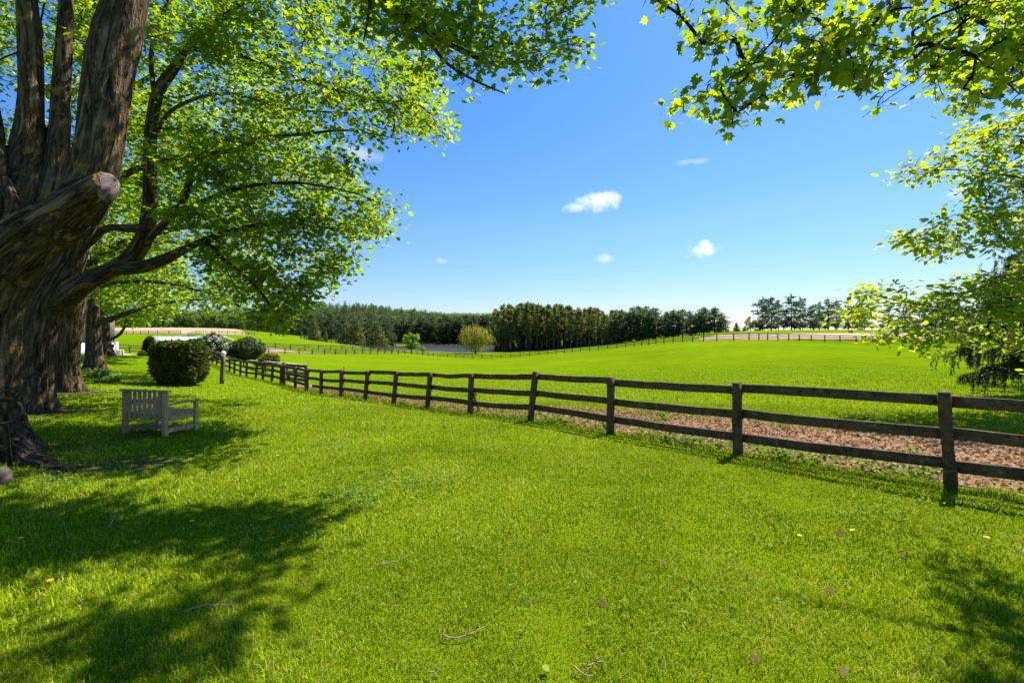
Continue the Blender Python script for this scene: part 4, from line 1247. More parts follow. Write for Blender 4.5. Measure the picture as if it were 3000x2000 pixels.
# --- C, D, E: the three trunks further along the row
def tree_c():
    x0, y0 = -16.35, 16.7; z0 = tz(x0, y0)
    trunk = np.vstack([np.array([[x0, y0, z0 - .3, .52], [x0, y0, z0 + .3, .42], [x0, y0, z0 + .9, .37]]), limb((156, 780, 16.7, .53), (165, 700, 16.7, .56), (175, 610, 16.8, .46), (190, 500, 17, .34), (210, 380, 17.2, .26), (235, 200, 17.5, .2), (260, 0, 18, .12))])
    limbs = [trunk, limb((172, 640, 16.8, .26), (240, 580, 16.5, .2), (330, 545, 16.2, .16), (430, 520, 16, .12), (540, 530, 15.6, .08), (640, 560, 15.3, .04), (740, 600, 15, .015)),
             limb((195, 480, 17, .2), (290, 400, 16.8, .15), (420, 360, 16.4, .1), (560, 370, 16, .06), (700, 400, 15.6, .02)),
             limb((225, 260, 17.4, .14), (360, 170, 17.2, .1), (520, 130, 17, .06), (640, 120, 17, .03)),
             limb((170, 680, 16.6, .16), (260, 650, 16.2, .1), (380, 650, 15.8, .06), (500, 680, 15.4, .02))]
    POLY = [(200, 180), (620, 200), (780, 330), (860, 430), (890, 500), (840, 560), (790, 600), (760, 670), (690, 690), (600, 700), (480, 690), (380, 700), (230, 690), (220, 500)]
    pts = np.vstack([crown_points(POLY, 215, 13.5, 20), crown_points([(100, -300), (600, -200), (640, 200), (200, 200)], 90, 14, 20)])
    big_tree('maple_tree', 'third old maple in the row, its trunk edge brightly sunlit beside the hostas', limbs, pts, MAPLE_LEAF, BARK_B, per=50, size=.13, shape=MAPLE_LO, spread=.33, reach=1.3, voxel=.06, thick=.09, furrow=.05, flare_h=1.2, stalk_every=6)
tree_c()
def tree_d():
    x0, y0 = -26.1, 28.4; z0 = tz(x0, y0)
    trunk = np.vstack([np.array([[x0, y0, z0 - .3, .62], [x0, y0, z0 + .4, .48], [x0, y0, z0 + 1.2, .42]]), limb((215, 760, 28.4, .52), (212, 700, 28.4, .50), (215, 620, 28.6, .4), (235, 500, 29, .28), (260, 360, 29.5, .18), (280, 240, 30, .1))])
    limbs = [trunk, limb((218, 742, 28.4, .30), (250, 734, 28, .25), (290, 720, 27.4, .2), (340, 705, 26.8, .13), (420, 690, 26, .07), (500, 690, 25.4, .03)),
             limb((222, 600, 28.6, .22), (320, 560, 28, .15), (420, 560, 27.4, .08), (520, 600, 27, .03)), limb((250, 430, 29.2, .15), (350, 380, 29, .1), (460, 380, 28.6, .05))]
    pts = np.vstack([crown_points([(225, 380), (500, 380), (600, 520), (620, 620), (600, 690), (520, 715), (420, 700), (330, 712), (250, 690), (215, 600)], 190, 24, 33), crown_points([(150, 180), (450, 180), (500, 380), (225, 380)], 90, 25, 33)])
    big_tree('maple_tree', 'fourth maple of the row, dark trunk with one low limb reaching right', limbs, pts, MAPLE_LEAF, BARK_B, per=45, size=.19, shape=MAPLE_LO, spread=.5, reach=1.8, voxel=.09, thick=.12, furrow=.05, flare_h=1.4, stalk_every=12, stalk_r=.005)
tree_d()
def tree_e():
    x0, y0 = -38.2, 42.6; z0 = tz(x0, y0)
    trunk = np.vstack([np.array([[x0, y0, z0 - .3, .8], [x0, y0, z0 + .5, .58], [x0, y0, z0 + 1.4, .5]]), limb((240, 760, 42.6, .55), (238, 720, 42.6, .50), (240, 640, 43, .36), (255, 520, 43, .2), (265, 430, 43, .1))])
    limbs = [trunk, limb((250, 780, 42.4, .26), (264, 775, 42.2, .2), (278, 764, 42.0, .17), (286, 750, 41.8, .13), (287, 738, 41.6, .09), (295, 722, 41.5, .04)), limb((244, 700, 42.6, .25), (290, 660, 42, .15), (350, 650, 41, .06))]
    pts = np.vstack([crown_points([(225, 560), (400, 570), (440, 660), (400, 712), (350, 730), (310, 752), (285, 735), (240, 735)], 170, 37, 47), crown_points([(180, 420), (400, 420), (400, 570), (225, 560)], 60, 37, 47)])
    big_tree('maple_tree', 'farthest maple of the row, beside the barn, reddish trunk with a hooked limb', limbs, pts, MAPLE_LEAF, BARK_A, per=42, size=.27, shape=MAPLE_LO, spread=.7, reach=2.4, voxel=.1, thick=.12, furrow=.05, flare_h=1.8, stalk_every=20, stalk_r=.006)
tree_e()

# --- the maple that hangs in from the upper right
def right_maple():
    x0, y0 = 9.4, 3.0; z0 = tz(x0, y0)
    trunk = np.array([[x0, y0, z0 - .3, .5], [x0, y0, z0 + .3, .40], [x0 - .1, y0, 1.5, .34], [x0 - .3, y0 + .1, 3.2, .30], [x0 - .4, y0 + .2, 5.5, .24], [x0 - .6, y0 + .2, 8, .16], [x0 - .8, y0, 11, .06]])
    b2 = np.vstack([[[x0 - .3, y0 + .1, 3.4, .12]], limb((2560, 180, 5.2, .075), (2420, 130, 5.1, .055), (2352, 112, 5.05, .046), (2322, 90, 5.05, .044), (2280, 62, 5.05, .042), (2250, 48, 5.05, .041), (2222, 35, 5.05, .040), (2192, 2, 5.05, .036), (2160, -60, 5.1, .03), (2100, -160, 5.2, .02))])
    b1 = np.vstack([[[x0 - .5, y0 + .2, 6.6, .12], [7.0, 4.4, 6.9, .06]], limb((1990, -200, 4.1, .036), (1850, -70, 3.95, .027), (1832, 0, 3.9, .022), (1848, 24, 3.9, .020), (1885, 50, 3.9, .018), (1908, 80, 3.9, .016), (1935, 95, 3.9, .0135), (1985, 100, 3.9, .011), (2040, 112, 3.95, .008), (2090, 125, 4.0, .006), (2130, 135, 4, .003))])
    s1 = limb((2322, 92, 5.05, .024), (2330, 140, 5.0, .02), (2322, 175, 4.95, .016), (2318, 195, 4.95, .014), (2340, 215, 4.9, .010), (2300, 250, 4.9, .006))
    s2 = limb((2222, 36, 5.05, .022), (2205, 70, 4.9, .018), (2195, 105, 4.7, .015), (2150, 145, 4.5, .011), (2110, 180, 4.3, .007), (2050, 220, 4.15, .005), (1980, 270, 4.1, .003))
    s3 = limb((1832, 5, 3.9, .013), (1810, 50, 3.85, .010), (1770, 100, 3.8, .008), (1725, 150, 3.75, .006), (1660, 190, 3.7, .004), (1590, 240, 3.65, .003))
    s4 = limb((1935, 92, 3.9, .010), (1915, 120, 3.87, .007), (1905, 145, 3.85, .006), (1850, 170, 3.8, .003))
    hi = np.array([[x0 - .4, y0 + .2, 5.0, .14], [8.0, 4.6, 6.0, .07], [6.4, 6.0, 6.6, .04], [5.0, 6.8, 6.9, .02]])
    hi2 = np.array([[x0 - .3, y0, 4.4, .14], [8.2, 1.5, 5.6, .07], [7.0, -.5, 6.4, .03]])
    limbs = [trunk, b2, b1, s1, s2, s3, s4, hi, hi2]
    P1 = [(1640, -60), (1625, 50), (1572, 105), (1578, 142), (1660, 132), (1700, 92), (1745, 70), (1745, 110), (1690, 175), (1605, 190), (1562, 230), (1562, 268), (1600, 262), (1650, 240), (1672, 285), (1705, 286), (1740, 235), (1790, 240), (1850, 225), (1930, 225), (2005, 195), (1990, 150), (2060, 115), (2130, 120), (2100, 60), (2000, -60)]
    P2 = [(2000, -60), (2420, -60), (2420, 210), (2330, 215), (2260, 240), (2190, 232), (2120, 245), (2062, 298), (2000, 270), (1930, 268), (1935, 240), (2010, 215), (2060, 170), (2090, 120)]
    P2R = [(2160, -60), (2420, -60), (2420, 210), (2330, 215), (2260, 240), (2190, 232), (2150, 150)]
    P3 = [(1480, -80), (1590, -80), (1585, -8), (1545, 8), (1490, -5)]
    pts = np.vstack([crown_points(P1, 92, 3.5, 4.15), crown_points(P2, 62, 3.6, 4.3), crown_points(P2R, 60, 5.0, 6.0), crown_points(P3, 8, 3.6, 3.9),
                     crown_points([(1700, -500), (2500, -500), (2500, -60), (1700, -60)], 30, 3.4, 4.4), shade_points([(2130, 1270), (2190, 1240), (2400, 1390), (2400, 1560), (2290, 1500), (2190, 1400)], 26, 4.7, 6.4), blob_points((9.6, 1.5, 6.5), (3, 2.6, 2.2), 50)])
    big_tree('maple_tree', 'maple hanging in from the upper right, large translucent yellow-green lobed leaves', limbs, pts, NEAR_LEAF, bark_mat('smooth_bark', (.012, .009, .007), (.04, .03, .022), (.085, .065, .048), .1, 12), per=16, size=.075, shape=MAPLE_HI, spread=.095, reach=.40, up_sigma=.95, droop=.75, voxel=.04, thick=.045, furrow=.02, stalk_every=1, curl=.35, wob=.03, stalk_r=.0016)
right_maple()

# --- small tree with oval leaves beyond the fence at the right
def oval_tree():
    x0, y0 = 19.2, 13.4; z0 = tz(x0, y0)
    trunk = np.array([[x0, y0, z0 - .2, .22], [x0, y0, z0 + .3, .17], [x0 - .1, y0, 1.6, .14], [x0 - .2, y0, 3.6, .12], [x0 - .5, y0, 6.0, .08], [x0 - .8, y0, 8.6, .03]])
    def br(a, *p): return np.vstack([[[a[0], a[1], a[2], .05]], limb(*[(u, v, d * 1.27, r * 1.2) for (u, v, d, r) in p])])
    q = lambda h: (x0 - .12, y0, h)
    limbs = [trunk, br(q(1.9), (2420, 770, 10.2, .035), (2352, 740, 10, .03), (2250, 715, 9.7, .024), (2150, 705, 9.4, .018), (2060, 690, 9.2, .012), (1970, 665, 9.0, .004)),
             br(q(1.3), (2380, 800, 10, .025), (2250, 770, 9.6, .018), (2120, 745, 9.3, .012), (2010, 770, 9.1, .004)),
             br(q(3.8), (2400, 570, 10.2, .03), (2300, 555, 9.9, .02), (2200, 560, 9.6, .014), (2080, 545, 9.4, .004)),
             br(q(5.0), (2380, 420, 10.4, .03), (2280, 400, 10, .02), (2180, 390, 9.8, .01), (2060, 400, 9.6, .004)),
             br(q(6.2), (2420, 330, 10.6, .03), (2300, 310, 10.3, .018), (2200, 300, 10, .006)),
             br(q(2.6), (2420, 660, 10.1, .03), (2320, 640, 9.8, .02), (2230, 630, 9.6, .008)),
             np.array([[x0, y0, 2.5, .06], [x0 + 1.3, y0 + .6, 3.6, .03], [x0 + 2.4, y0 + 1.2, 4.2, .01]]), np.array([[x0, y0, 2.0, .06], [x0 + .6, y0 + 1.8, 3.0, .03], [x0 + 1, y0 + 3.2, 3.6, .01]])]
    PA = [(2420, 255), (2270, 262), (2200, 300), (2140, 335), (2060, 392), (2060, 408), (2120, 425), (2160, 420), (2220, 450), (2290, 440), (2420, 470)]
    PB = [(2420, 455), (2230, 460), (2160, 495), (2110, 520), (2045, 558), (2060, 575), (2120, 590), (2130, 610), (2210, 585), (2290, 590), (2420, 620)]
    PC = [(2420, 600), (2280, 610), (2190, 645), (2150, 665), (2060, 648), (1965, 652), (1940, 690), (1930, 740), (1960, 760), (2000, 762), (2030, 800), (2060, 778), (2110, 800), (2120, 828), (2180, 765), (2260, 790), (2310, 830), (2420, 870)]
    pts = np.vstack([crown_points(PA, 100, 11.2, 14.4), crown_points(PB, 92, 11.2, 14.4), crown_points(PC, 150, 11.0, 13.8), blob_points((20.2, 14.2, 4.2), (2.6, 2.6, 2.6), 90)])
    big_tree('broadleaf_tree', 'small tree beyond the fence at the right edge, layered yellow-green oval leaves', limbs, pts, OVAL_LEAF, bark_mat('thin_bark', (.014, .010, .008), (.05, .036, .027), (.10, .08, .06), .1, 12), per=24, size=.158, shape=OVAL, spread=.21, reach=.85, up_sigma=.5, droop=.4, voxel=.035, thick=.05, furrow=.01, stalk_every=2, curl=.3, wob=.035, stalk_r=.002)
oval_tree()

# --- dark spruce with hanging branchlets behind it
SPRUCE_N = leaf_mat('spruce_needles', (.012, .022, .007), (.030, .050, .014), (.075, .095, .028), 1.0, .12, .6, .2, (1.0, 1.0, .5))
def weeping_spruce():
    x0, y0 = 23.6, 18.2; z0 = tz(x0, y0)
    root = empty('spruce_tree', (x0, y0, z0), 'dark drooping spruce with hanging branchlets behind the oval-leaved tree at the right', 'tree')
    o = np.array(root.location)
    s = Soup()
    tube(s, np.array([[0, 0, -.2], [0, 0, 1], [.05, 0, 5], [0, 0, 10], [0, 0, 14.5]]), np.array([.30, .25, .19, .10, .02]), 14)
    br, lv = s, Soup()
    P_, N_, T_, S_ = [], [], [], []
    specs = []
    for (u, v, d) in [(2190, 812, 12.6), (2260, 862, 12.0), (2300, 850, 12.4), (2230, 765, 12.8), (2340, 800, 11.8), (2185, 745, 13.0), (2250, 690, 13.2), (2300, 600, 13.4), (2330, 520, 13.4), (2290, 640, 12.8), (2330, 420, 13.5), (2340, 330, 13.6), (2310, 720, 12.4), (2345, 640, 12.4)]:
        specs.append(P(u, v, d * 1.3))
    for k in range(60):
        h = 1.2 + 12.5 * (k / 60) ** 1.1; a = k * 2.4; L = 5.2 * (1 - h / 15.2) ** .8 * rng.uniform(.75, 1.1)
        if math.cos(a - math.atan2(-1, -1)) > .25: L *= .75
        specs.append(np.array([x0 + math.cos(a) * L, y0 + math.sin(a) * L, z0 + h - .25 * L]))
    for tip in specs:
        tip = tip - o
        L = np.hypot(tip[0], tip[1]); z_at = tip[2] + .16 * L + .2
        t = np.linspace(0, 1, 14)[:, None]
        c = np.array([0, 0, z_at]) * (1 - t) + tip * t
        c[:, 2] += .10 * L * np.sin(np.pi * t[:, 0] ** .8); c[:, :2] += np.outer(np.sin(t[:, 0] * 5 + tip[0]), rng.normal(size=2)) * .12
        c += rng.normal(size=c.shape) * .02
        tube(br, c, np.linspace(.045, .006, 14), 5, cap=False)
        m = int(L / .028)
        tt = rng.uniform(.22, 1, m); tt = np.sort(tt)
        b = np.stack([np.interp(tt, t[:, 0], c[:, i]) for i in range(3)], 1)
        dirv = unit(np.gradient(c, axis=0))[5]
        side = np.cross(dirv, [0, 0, 1]); side /= np.linalg.norm(side)
        for q in b:
            w = rng.normal() * .42
            hl = rng.uniform(.15, .70) * rng.uniform(.7, 1)
            q0 = q + side * w * (.6) + np.array([0, 0, -.05 * abs(w)])
            hl *= 1.25; n = int(hl / .038)
            k = np.linspace(0, 1, n)[:, None]
            sway = side * w * .25 + dirv * .12
            strand = q0 + np.array([0, 0, -1]) * k * hl + sway * (k ** .6) * .4
            for rep in range(2):
                P_.append(strand + rng.normal(size=strand.shape) * .012)
                T_.append(unit(rng.normal(size=strand.shape) * .55 + np.array([0, 0, -.9])))
                N_.append(rand_dirs(n)); S_.append(rng.uniform(.06, .12, n))
    p, nm, tp, sz = (np.concatenate(x) for x in (P_, N_, T_, S_))
    add_leaves(lv, p, nm, tp, sz, np.array([(-.14, 0), (.14, 0), (.1, .8), (0, 1.0), (-.1, .8)]), rng.random(len(p)) * .8, .0)
    br.build('trunk', BARK_B, root, smooth=True)
    lv.build('crown', SPRUCE_N, root)
weeping_spruce()
# ---------------------------------------------------------------- distant trees
PINE_N = leaf_mat('pine_needles', (.030, .060, .022), (.074, .125, .044), (.155, .21, .075), 1.2, .28, .6, .2, (1.1, 1.1, .5), .25)
RED_N = leaf_mat('red_pine_needles', (.055, .075, .020), (.120, .155, .042), (.23, .26, .07), 1.3, .32, .6, .2, (1.1, 1.0, .5), .25)
FIR_N = leaf_mat('spruce_foliage', (.075, .095, .014), (.165, .185, .032), (.28, .28, .06), 1.0, .12, .6, .2, (1.1, 1.0, .5), .25)
BROAD_L = leaf_mat('broadleaf_foliage', (.040, .085, .010), (.085, .145, .014), (.16, .21, .025), 1.1, .4, .5, .25, (1.4, 1.3, .4), .25)
WILLOW_L = leaf_mat('willow_foliage', (.15, .165, .018), (.25, .25, .03), (.38, .36, .055), 1.1, .4, .5, .25, (1.35, 1.25, .4), .25)
ROUND_L = leaf_mat('bright_maple_foliage', (.075, .17, .006), (.15, .27, .008), (.25, .36, .014), 1.3, .5, .5, .25, (1.4, 1.3, .35), .5)
DEAD_N = leaf_mat('dead_needles', (.10, .045, .018), (.19, .085, .035), (.28, .14, .06), .8, .2, .8, .1, (1.1, .9, .6), .3)
DARK_PINE = leaf_mat('dark_pine_needles', (.016, .034, .014), (.042, .078, .028), (.095, .135, .05), 1.2, .28, .6, .2, (1.1, 1.1, .5), .25)
PINE_BARK = bark_mat('pine_bark', (.05, .038, .03), (.14, .105, .085), (.26, .20, .16), .0, 2.0)

def tree_parts(kind, H, seed, dens=1.0):
    """a conifer or broadleaf of height H standing on the origin: (trunk Soup, crown Soup)"""
    r = np.random.default_rng(seed)
    tr, cr = Soup(), Soup()
    sway = r.normal(size=2) * .012 * H
    def axis(z): return np.array([sway[0] * (z / H) ** 2, sway[1] * (z / H) ** 2, z])
    P_, N_, T_, S_, C_ = [], [], [], [], []
    def clump(c, d, n, size, sig, up=0.0, tint=.5, tsig=.22, nup=.6):
        off = r.normal(size=(n, 3)) * sig
        P_.append(c + off); T_.append(unit(d + r.normal(size=(n, 3)) * .55 + np.array([0, 0, up])))
        N_.append(unit(r.normal(size=(n, 3)) * .8 + np.array([0, 0, nup]))); S_.append(size * r.uniform(.6, 1.3, n))
        C_.append(np.clip(tint + r.normal(size=n) * tsig, 0, 1))
    if kind in ('white_pine', 'red_pine', 'spruce', 'dead'):
        zs = np.linspace(-.3, H * .97, 9)
        tube(tr, np.array([axis(max(z, 0)) + [0, 0, min(z, 0)] for z in zs]), np.linspace(.019 * H, .003 * H, 9), 7)
    if kind == 'spruce':
        z = .04 * H
        while z < .99 * H:
            k = z / H; L = .36 * H * (1 - k) ** .75 * (.55 + .45 * min(1, k / .06)) + .1
            nb = max(5, int((9 + 5 * (1 - k)) * dens))
            for j in range(nb):
                a = r.uniform(0, 2 * np.pi); Lb = L * r.uniform(.72, 1.1)
                d = np.array([math.cos(a), math.sin(a), -.28 + .45 * k])
                for t in np.linspace(.35, 1, max(2, int(4 * (1 - k) + 1))):
                    clump(axis(z) + d * Lb * t, d, int(3 * dens) + 2, .07 * H * (1.1 - .55 * k), .022 * H, -.45, .42 + .22 * (t - .6))
            z += H * (.030 + .012 * (1 - k))
        clump(axis(H), np.array([0, 0, 1.]), 5, .05 * H, .004 * H, .8)
    elif kind == 'white_pine':
        z = r.uniform(.04, .14) * H
        while z < .97 * H:
            k = z / H
            env = .25 * H * r.uniform(.6, 1.25) * (1.0 if k < .66 else 1 - (k - .66) / .34 * .72)
            for j in range(int(r.integers(4, 7))):
                a = r.uniform(0, 2 * np.pi); Lb = env * r.uniform(.45, 1.25)
                rise = .02 + .40 * k * k
                d = np.array([math.cos(a), math.sin(a), rise])
                tube(tr, np.array([axis(z), axis(z) + d * Lb * .55, axis(z) + d * Lb * .95]), np.array([.004 * H, .003 * H, .001 * H]), 4, cap=False)
                for t in np.linspace(.35, 1.0, max(2, int(Lb / (.055 * H)) + 1)):
                    c = axis(z) + d * Lb * t + np.array([0, 0, -.03 * H * t * t])
                    clump(c, d * .7, int(9 * dens), .055 * H, np.array([.024, .024, .011]) * H, .35, .48 + .15 * k, nup=1.0)
            z += H * r.uniform(.045, .08)
        for q in range(3): clump(axis(H * (.96 + .02 * q)), np.array([0, 0, 1.]), 7, .045 * H, .010 * H, .9, .6)
    elif kind == 'red_pine':
        z = r.uniform(.20, .42) * H
        for zz in np.linspace(.12, .4, 5) * H:                      # dead stubs low on the trunk
            a = r.uniform(0, 6.3); d = np.array([math.cos(a), math.sin(a), .05])
            tube(tr, np.array([axis(zz), axis(zz) + d * .07 * H]), np.array([.002 * H, .001 * H]), 3, cap=False)
        while z < .98 * H:
            k = z / H
            env = .125 * H * r.uniform(.6, 1.25) * (1.0 if k < .62 else (1 - (k - .62) / .38 * .78)) * (.6 + .4 * min(1, (k - .25) / .25))
            for j in range(int(r.integers(4, 6))):
                a = r.uniform(0, 2 * np.pi); Lb = env * r.uniform(.4, 1.2)
                d = np.array([math.cos(a), math.sin(a), .18 + .5 * max(0, k - .5)])
                tip = axis(z) + d * Lb
                tube(tr, np.array([axis(z), axis(z) + d * Lb * .6, tip]), np.array([.0035 * H, .0025 * H, .001 * H]), 3, cap=False)
                for t in (.6, 1.0):
                    clump(axis(z) + d * Lb * t, np.array([0, 0, .6]) + d * .4, int(6 * dens), .050 * H, .013 * H, .5, .45 + .2 * k, nup=.2)
            z += H * r.uniform(.04, .065)
        for q in range(2): clump(axis(H * (.97 + .03 * q)) + r.normal(size=3) * .008 * H, np.array([0, 0, 1.]), 8, .045 * H, .007 * H, 1.2, .75, nup=.0)
    elif kind == 'dead':
        z = .12 * H
        while z < .97 * H:
            for j in range(5):
                a = r.uniform(0, 6.3); Lb = .2 * H * (1 - z / H) ** .6 + .02 * H; d = np.array([math.cos(a), math.sin(a), .1])
                tube(tr, np.array([axis(z), axis(z) + d * Lb]), np.array([.003 * H, .001 * H]), 3, cap=False)
                for t in (.5, .75, 1): clump(axis(z) + d * Lb * t, d, 4, .05 * H, .018 * H, -.1)
            z += H * .06
    elif kind in ('broad', 'round', 'willow'):
        h0 = {'broad': .18, 'round': .12, 'willow': .22}[kind] * H
        tube(tr, np.array([[0, 0, -.3], [0, 0, 0], [0, 0, h0], axis(.5 * H), axis(.85 * H)]), np.array([.03, .026, .022, .014, .004]) * H, 8)
        nl = {'broad': 26, 'round': 40, 'willow': 34}[kind]
        cc, rad = np.array([0, 0, {'broad': .58, 'round': .55, 'willow': .62}[kind] * H]), {'broad': (.36, .36, .40), 'round': (.50, .50, .46), 'willow': (.46, .46, .36)}[kind]
        for j in range(nl):
            p = r.normal(size=3); p /= np.linalg.norm(p); p *= r.uniform(.55, .92)
            c = cc + p * np.array(rad) * H
            if c[2] < .12 * H: c[2] = .12 * H
            tube(tr, np.array([axis(min(max(c[2] * .55, h0), .8 * H)), (axis(c[2] * .8) + c) / 2 + [0, 0, .02 * H], c]), np.array([.009, .006, .002]) * H, 4, cap=False)
            if kind == 'willow':
                for m in range(int(24 * dens)):
                    q = c + r.normal(size=3) * np.array([.07, .07, .04]) * H
                    ln = r.uniform(.12, .36) * H
                    n = int(ln / (.028 * H)); k = np.linspace(0, 1, n)[:, None]
                    st = q + np.array([0, 0, -1]) * k * ln + np.array([p[0], p[1], 0]) * k * .05 * H
                    st = st[st[:, 2] > .05 * H]
                    P_.append(st); n = len(st)
                    T_.append(unit(r.normal(size=(n, 3)) * .4 + np.array([0, 0, -1]))); N_.append(unit(r.normal(size=(n, 3)))); S_.append(.05 * H * r.uniform(.6, 1.2, n)); C_.append(np.clip(.5 + .25 * r.normal(size=n), 0, 1))
            else:
                n = int({'broad': 60, 'round': 90}[kind] * dens)
                s = {'broad': .105, 'round': .10}[kind] * H
                off = unit(r.normal(size=(n, 3))) * (r.random(n) ** .4)[:, None] * s
                P_.append(c + off); T_.append(unit(off + r.normal(size=(n, 3)) * s * .4 - np.array([0, 0, .3 * s])))
                N_.append(unit(off / s + np.array([0, 0, .7]) + r.normal(size=(n, 3)) * .5)); S_.append({'broad': .055, 'round': .05}[kind] * H * r.uniform(.6, 1.3, n)); C_.append(np.clip(.45 + .25 * r.normal() * .6 + .2 * r.normal(size=n), 0, 1))
    p, nm, tp, sz, tn = (np.concatenate(x) for x in (P_, N_, T_, S_, C_))
    shape = {'spruce': LONGQ * [1.5, 1], 'white_pine': LONGQ * [1.4, 1], 'red_pine': LONGQ * [1.5, 1], 'dead': LONGQ, 'broad': DIAMOND * [1.3, 1], 'round': DIAMOND * [1.3, 1], 'willow': LONGQ * [1.1, 1]}[kind]
    add_leaves(cr, p, nm, tp, sz, shape, tn, 0)
    return tr, cr
PROTO = {}
def far_tree(name, label, group, loc, H, kind, leafm, variant=0, rz=None, wide=1.0):
    key = (kind, leafm.name, variant)
    H0 = {'white_pine': 16, 'red_pine': 18, 'spruce': 9, 'dead': 9, 'broad': 12, 'round': 6, 'willow': 12}[kind]
    if key not in PROTO:
        t, c = tree_parts(kind, H0, 100 + variant * 7 + len(kind))
        PROTO[key] = (t.build('trunk', PINE_BARK, mesh_only=True, smooth=True), c.build('crown', leafm, mesh_only=True))
    tm, cm = PROTO[key]
    root = empty(name, loc, label, 'tree', group, random.uniform(0, 6.28) if rz is None else rz)
    k = H / H0; root.scale = (k * wide, k * wide, k)
    link('trunk', tm, root); link('crown', cm, root)
    return root
def height_to(v, d, z): return ZC - (v - VH) / F * d - z

def plant_far():
    # red pine stand beyond the field
    def top_v(u): return np.interp(u, [1130, 1160, 1220, 1290, 1360, 1430], [722, 708, 705, 709, 714, 724])
    n = 0
    for row in range(8):
        for u in np.arange(1142, 1432, 13.5):
            uu = u + random.uniform(-9, 9)
            d = np.interp(uu, [1130, 1210, 1300, 1420], [207, 202, 192, 178]) + row * 5.2 + random.uniform(-1.5, 1.5)
            p = on_ground(uu, d)
            H = height_to(top_v(uu) + random.uniform(-7, 13) - row * .3, d, p[2])
            far_tree('red_pine_tree', 'tall red pine with a bare trunk in the close stand behind the field fence', 'red pines in the stand beyond the field', p, max(8, H), 'red_pine', RED_N, n % 6, wide=random.uniform(.8, 1.25)); n += 1
    for row in range(2):
        for u in np.arange(1412, 1672, 19):
            uu = u + random.uniform(-6, 6)
            d = np.interp(uu, [1410, 1550, 1670], [176, 166, 152]) + row * 8 + random.uniform(-2, 2)
            p = on_ground(uu, d)
            v = np.interp(uu, [1410, 1450, 1500, 1560, 1620, 1650, 1672], [722, 708, 706, 716, 708, 712, 730]) + random.uniform(-6, 9)
            far_tree('white_pine_tree', 'broad dark white pine at the right end of the stand along the ridge fence', 'white pines at the right end of the stand', p, height_to(v, d, p[2]), 'white_pine', PINE_N, n % 4, wide=1.3); n += 1
    sheet('shaded_pine_floor', ud_poly([(1125, 212), (1150, 203), (1210, 197), (1300, 187), (1425, 173), (1540, 160), (1680, 149), (1700, 165), (1560, 190), (1440, 215), (1300, 245), (1140, 250)]), soil_mat('shade_dark_needle_litter', (.035, .028, .016), (.085, .06, .035), .4), 4.0, .12)  # needle floor, coloured dark to stand in for shade under the pines
    p = on_ground(1392, 172); far_tree('dead_pine_tree', 'rust-brown dead pine at the edge of the red pine stand', None, p, height_to(752, 172, p[2]), 'dead', DEAD_N)
    p = on_ground(1405, 168); far_tree('dead_pine_tree', 'small orange-brown dead pine low beside the taller dead one', None, p, 3.2, 'dead', DEAD_N, 1)
    # pines on the right-hand skyline
    for k, (u, v, d, w) in enumerate([(1752, 684, 168, .9), (1772, 682, 172, .8), (1788, 690, 178, .7), (1818, 678, 166, .95), (1838, 684, 172, .9), (1868, 700, 170, .8), (1882, 695, 176, .7), (1902, 686, 168, .85), (1922, 688, 172, .8), (1948, 700, 168, .9), (1985, 705, 172, .9), (2040, 700, 166, 1), (2090, 690, 168, 1), (2140, 672, 164, 1), (2165, 668, 168, .9), (2200, 690, 166, 1), (2260, 700, 166, 1)]):
        p = on_ground(u, d); far_tree('white_pine_tree', 'ragged dark white pine in the skyline group beyond the sandy track on the right', 'white pines beyond the sandy track', p, height_to(v, d, p[2]), 'white_pine', PINE_N, k % 4, wide=w * 1.15)
    for k in range(12):
        u = 1742 + k * 26 + random.uniform(-8, 8); p = on_ground(u, 158 + random.uniform(-3, 6))
        far_tree('undergrowth_tree', 'low dark bushy growth at the foot of the skyline pines', 'bushes under the skyline pines', p, random.uniform(2.6, 4.4), 'broad', PINE_N, k % 3, wide=1.3)
    for k in range(44):
        u = random.uniform(1140, 1430); d = np.interp(u, [1130, 1210, 1300, 1420], [218, 212, 202, 188]) + random.uniform(0, 26); p = on_ground(u, d)
        far_tree('young_spruce_tree', 'young evergreen in the shade between the red pine trunks', 'young evergreens under the red pines', p, random.uniform(3, 6.5), 'spruce', FIR_N, k % 4, wide=1.2)
    p = on_ground(1692, 190); far_tree('spruce_tree', 'small dark bushy evergreen alone in the gap of the skyline', None, p, height_to(741, 190, p[2]), 'spruce', FIR_N, 2, wide=1.1)
    p = on_ground(1724, 175); far_tree('broadleaf_tree', 'light yellow-green young tree left of the skyline pines', None, p, height_to(724, 175, p[2]), 'broad', WILLOW_L, 5)
    for k, (u, v, d) in enumerate([(1650, 752, 230), (1672, 755, 240), (1712, 748, 240), (1740, 744, 240)]):
        p = on_ground(u, d); far_tree('broadleaf_tree', 'low far-off green tree showing through the skyline gap', 'low trees in the skyline gap', p, max(2.5, height_to(v, d, p[2])), 'broad', BROAD_L, k % 4)
    # trees round the pond
    p = on_ground(720, 186); far_tree('spruce_tree', 'dark conical spruce at the foot of the green hill, leftmost pond spruce', None, p, height_to(733, 186, p[2]), 'spruce', FIR_N, 0)
    p = on_ground(748, 190); far_tree('spruce_tree', 'small narrow spruce just right of the leftmost pond spruce', None, p, height_to(756, 190, p[2]), 'spruce', FIR_N, 1, wide=.6)
    p = on_ground(796, 176); far_tree('spruce_tree', 'wide dark spruce behind and left of the broadest spruce by the pond', None, p, height_to(742, 176, p[2]), 'spruce', FIR_N, 1, wide=1.3)
    p = on_ground(818, 178); far_tree('spruce_tree', 'tallest of the three spruces standing close together left of the pond', None, p, height_to(733, 178, p[2]), 'spruce', FIR_N, 2, wide=1.1)
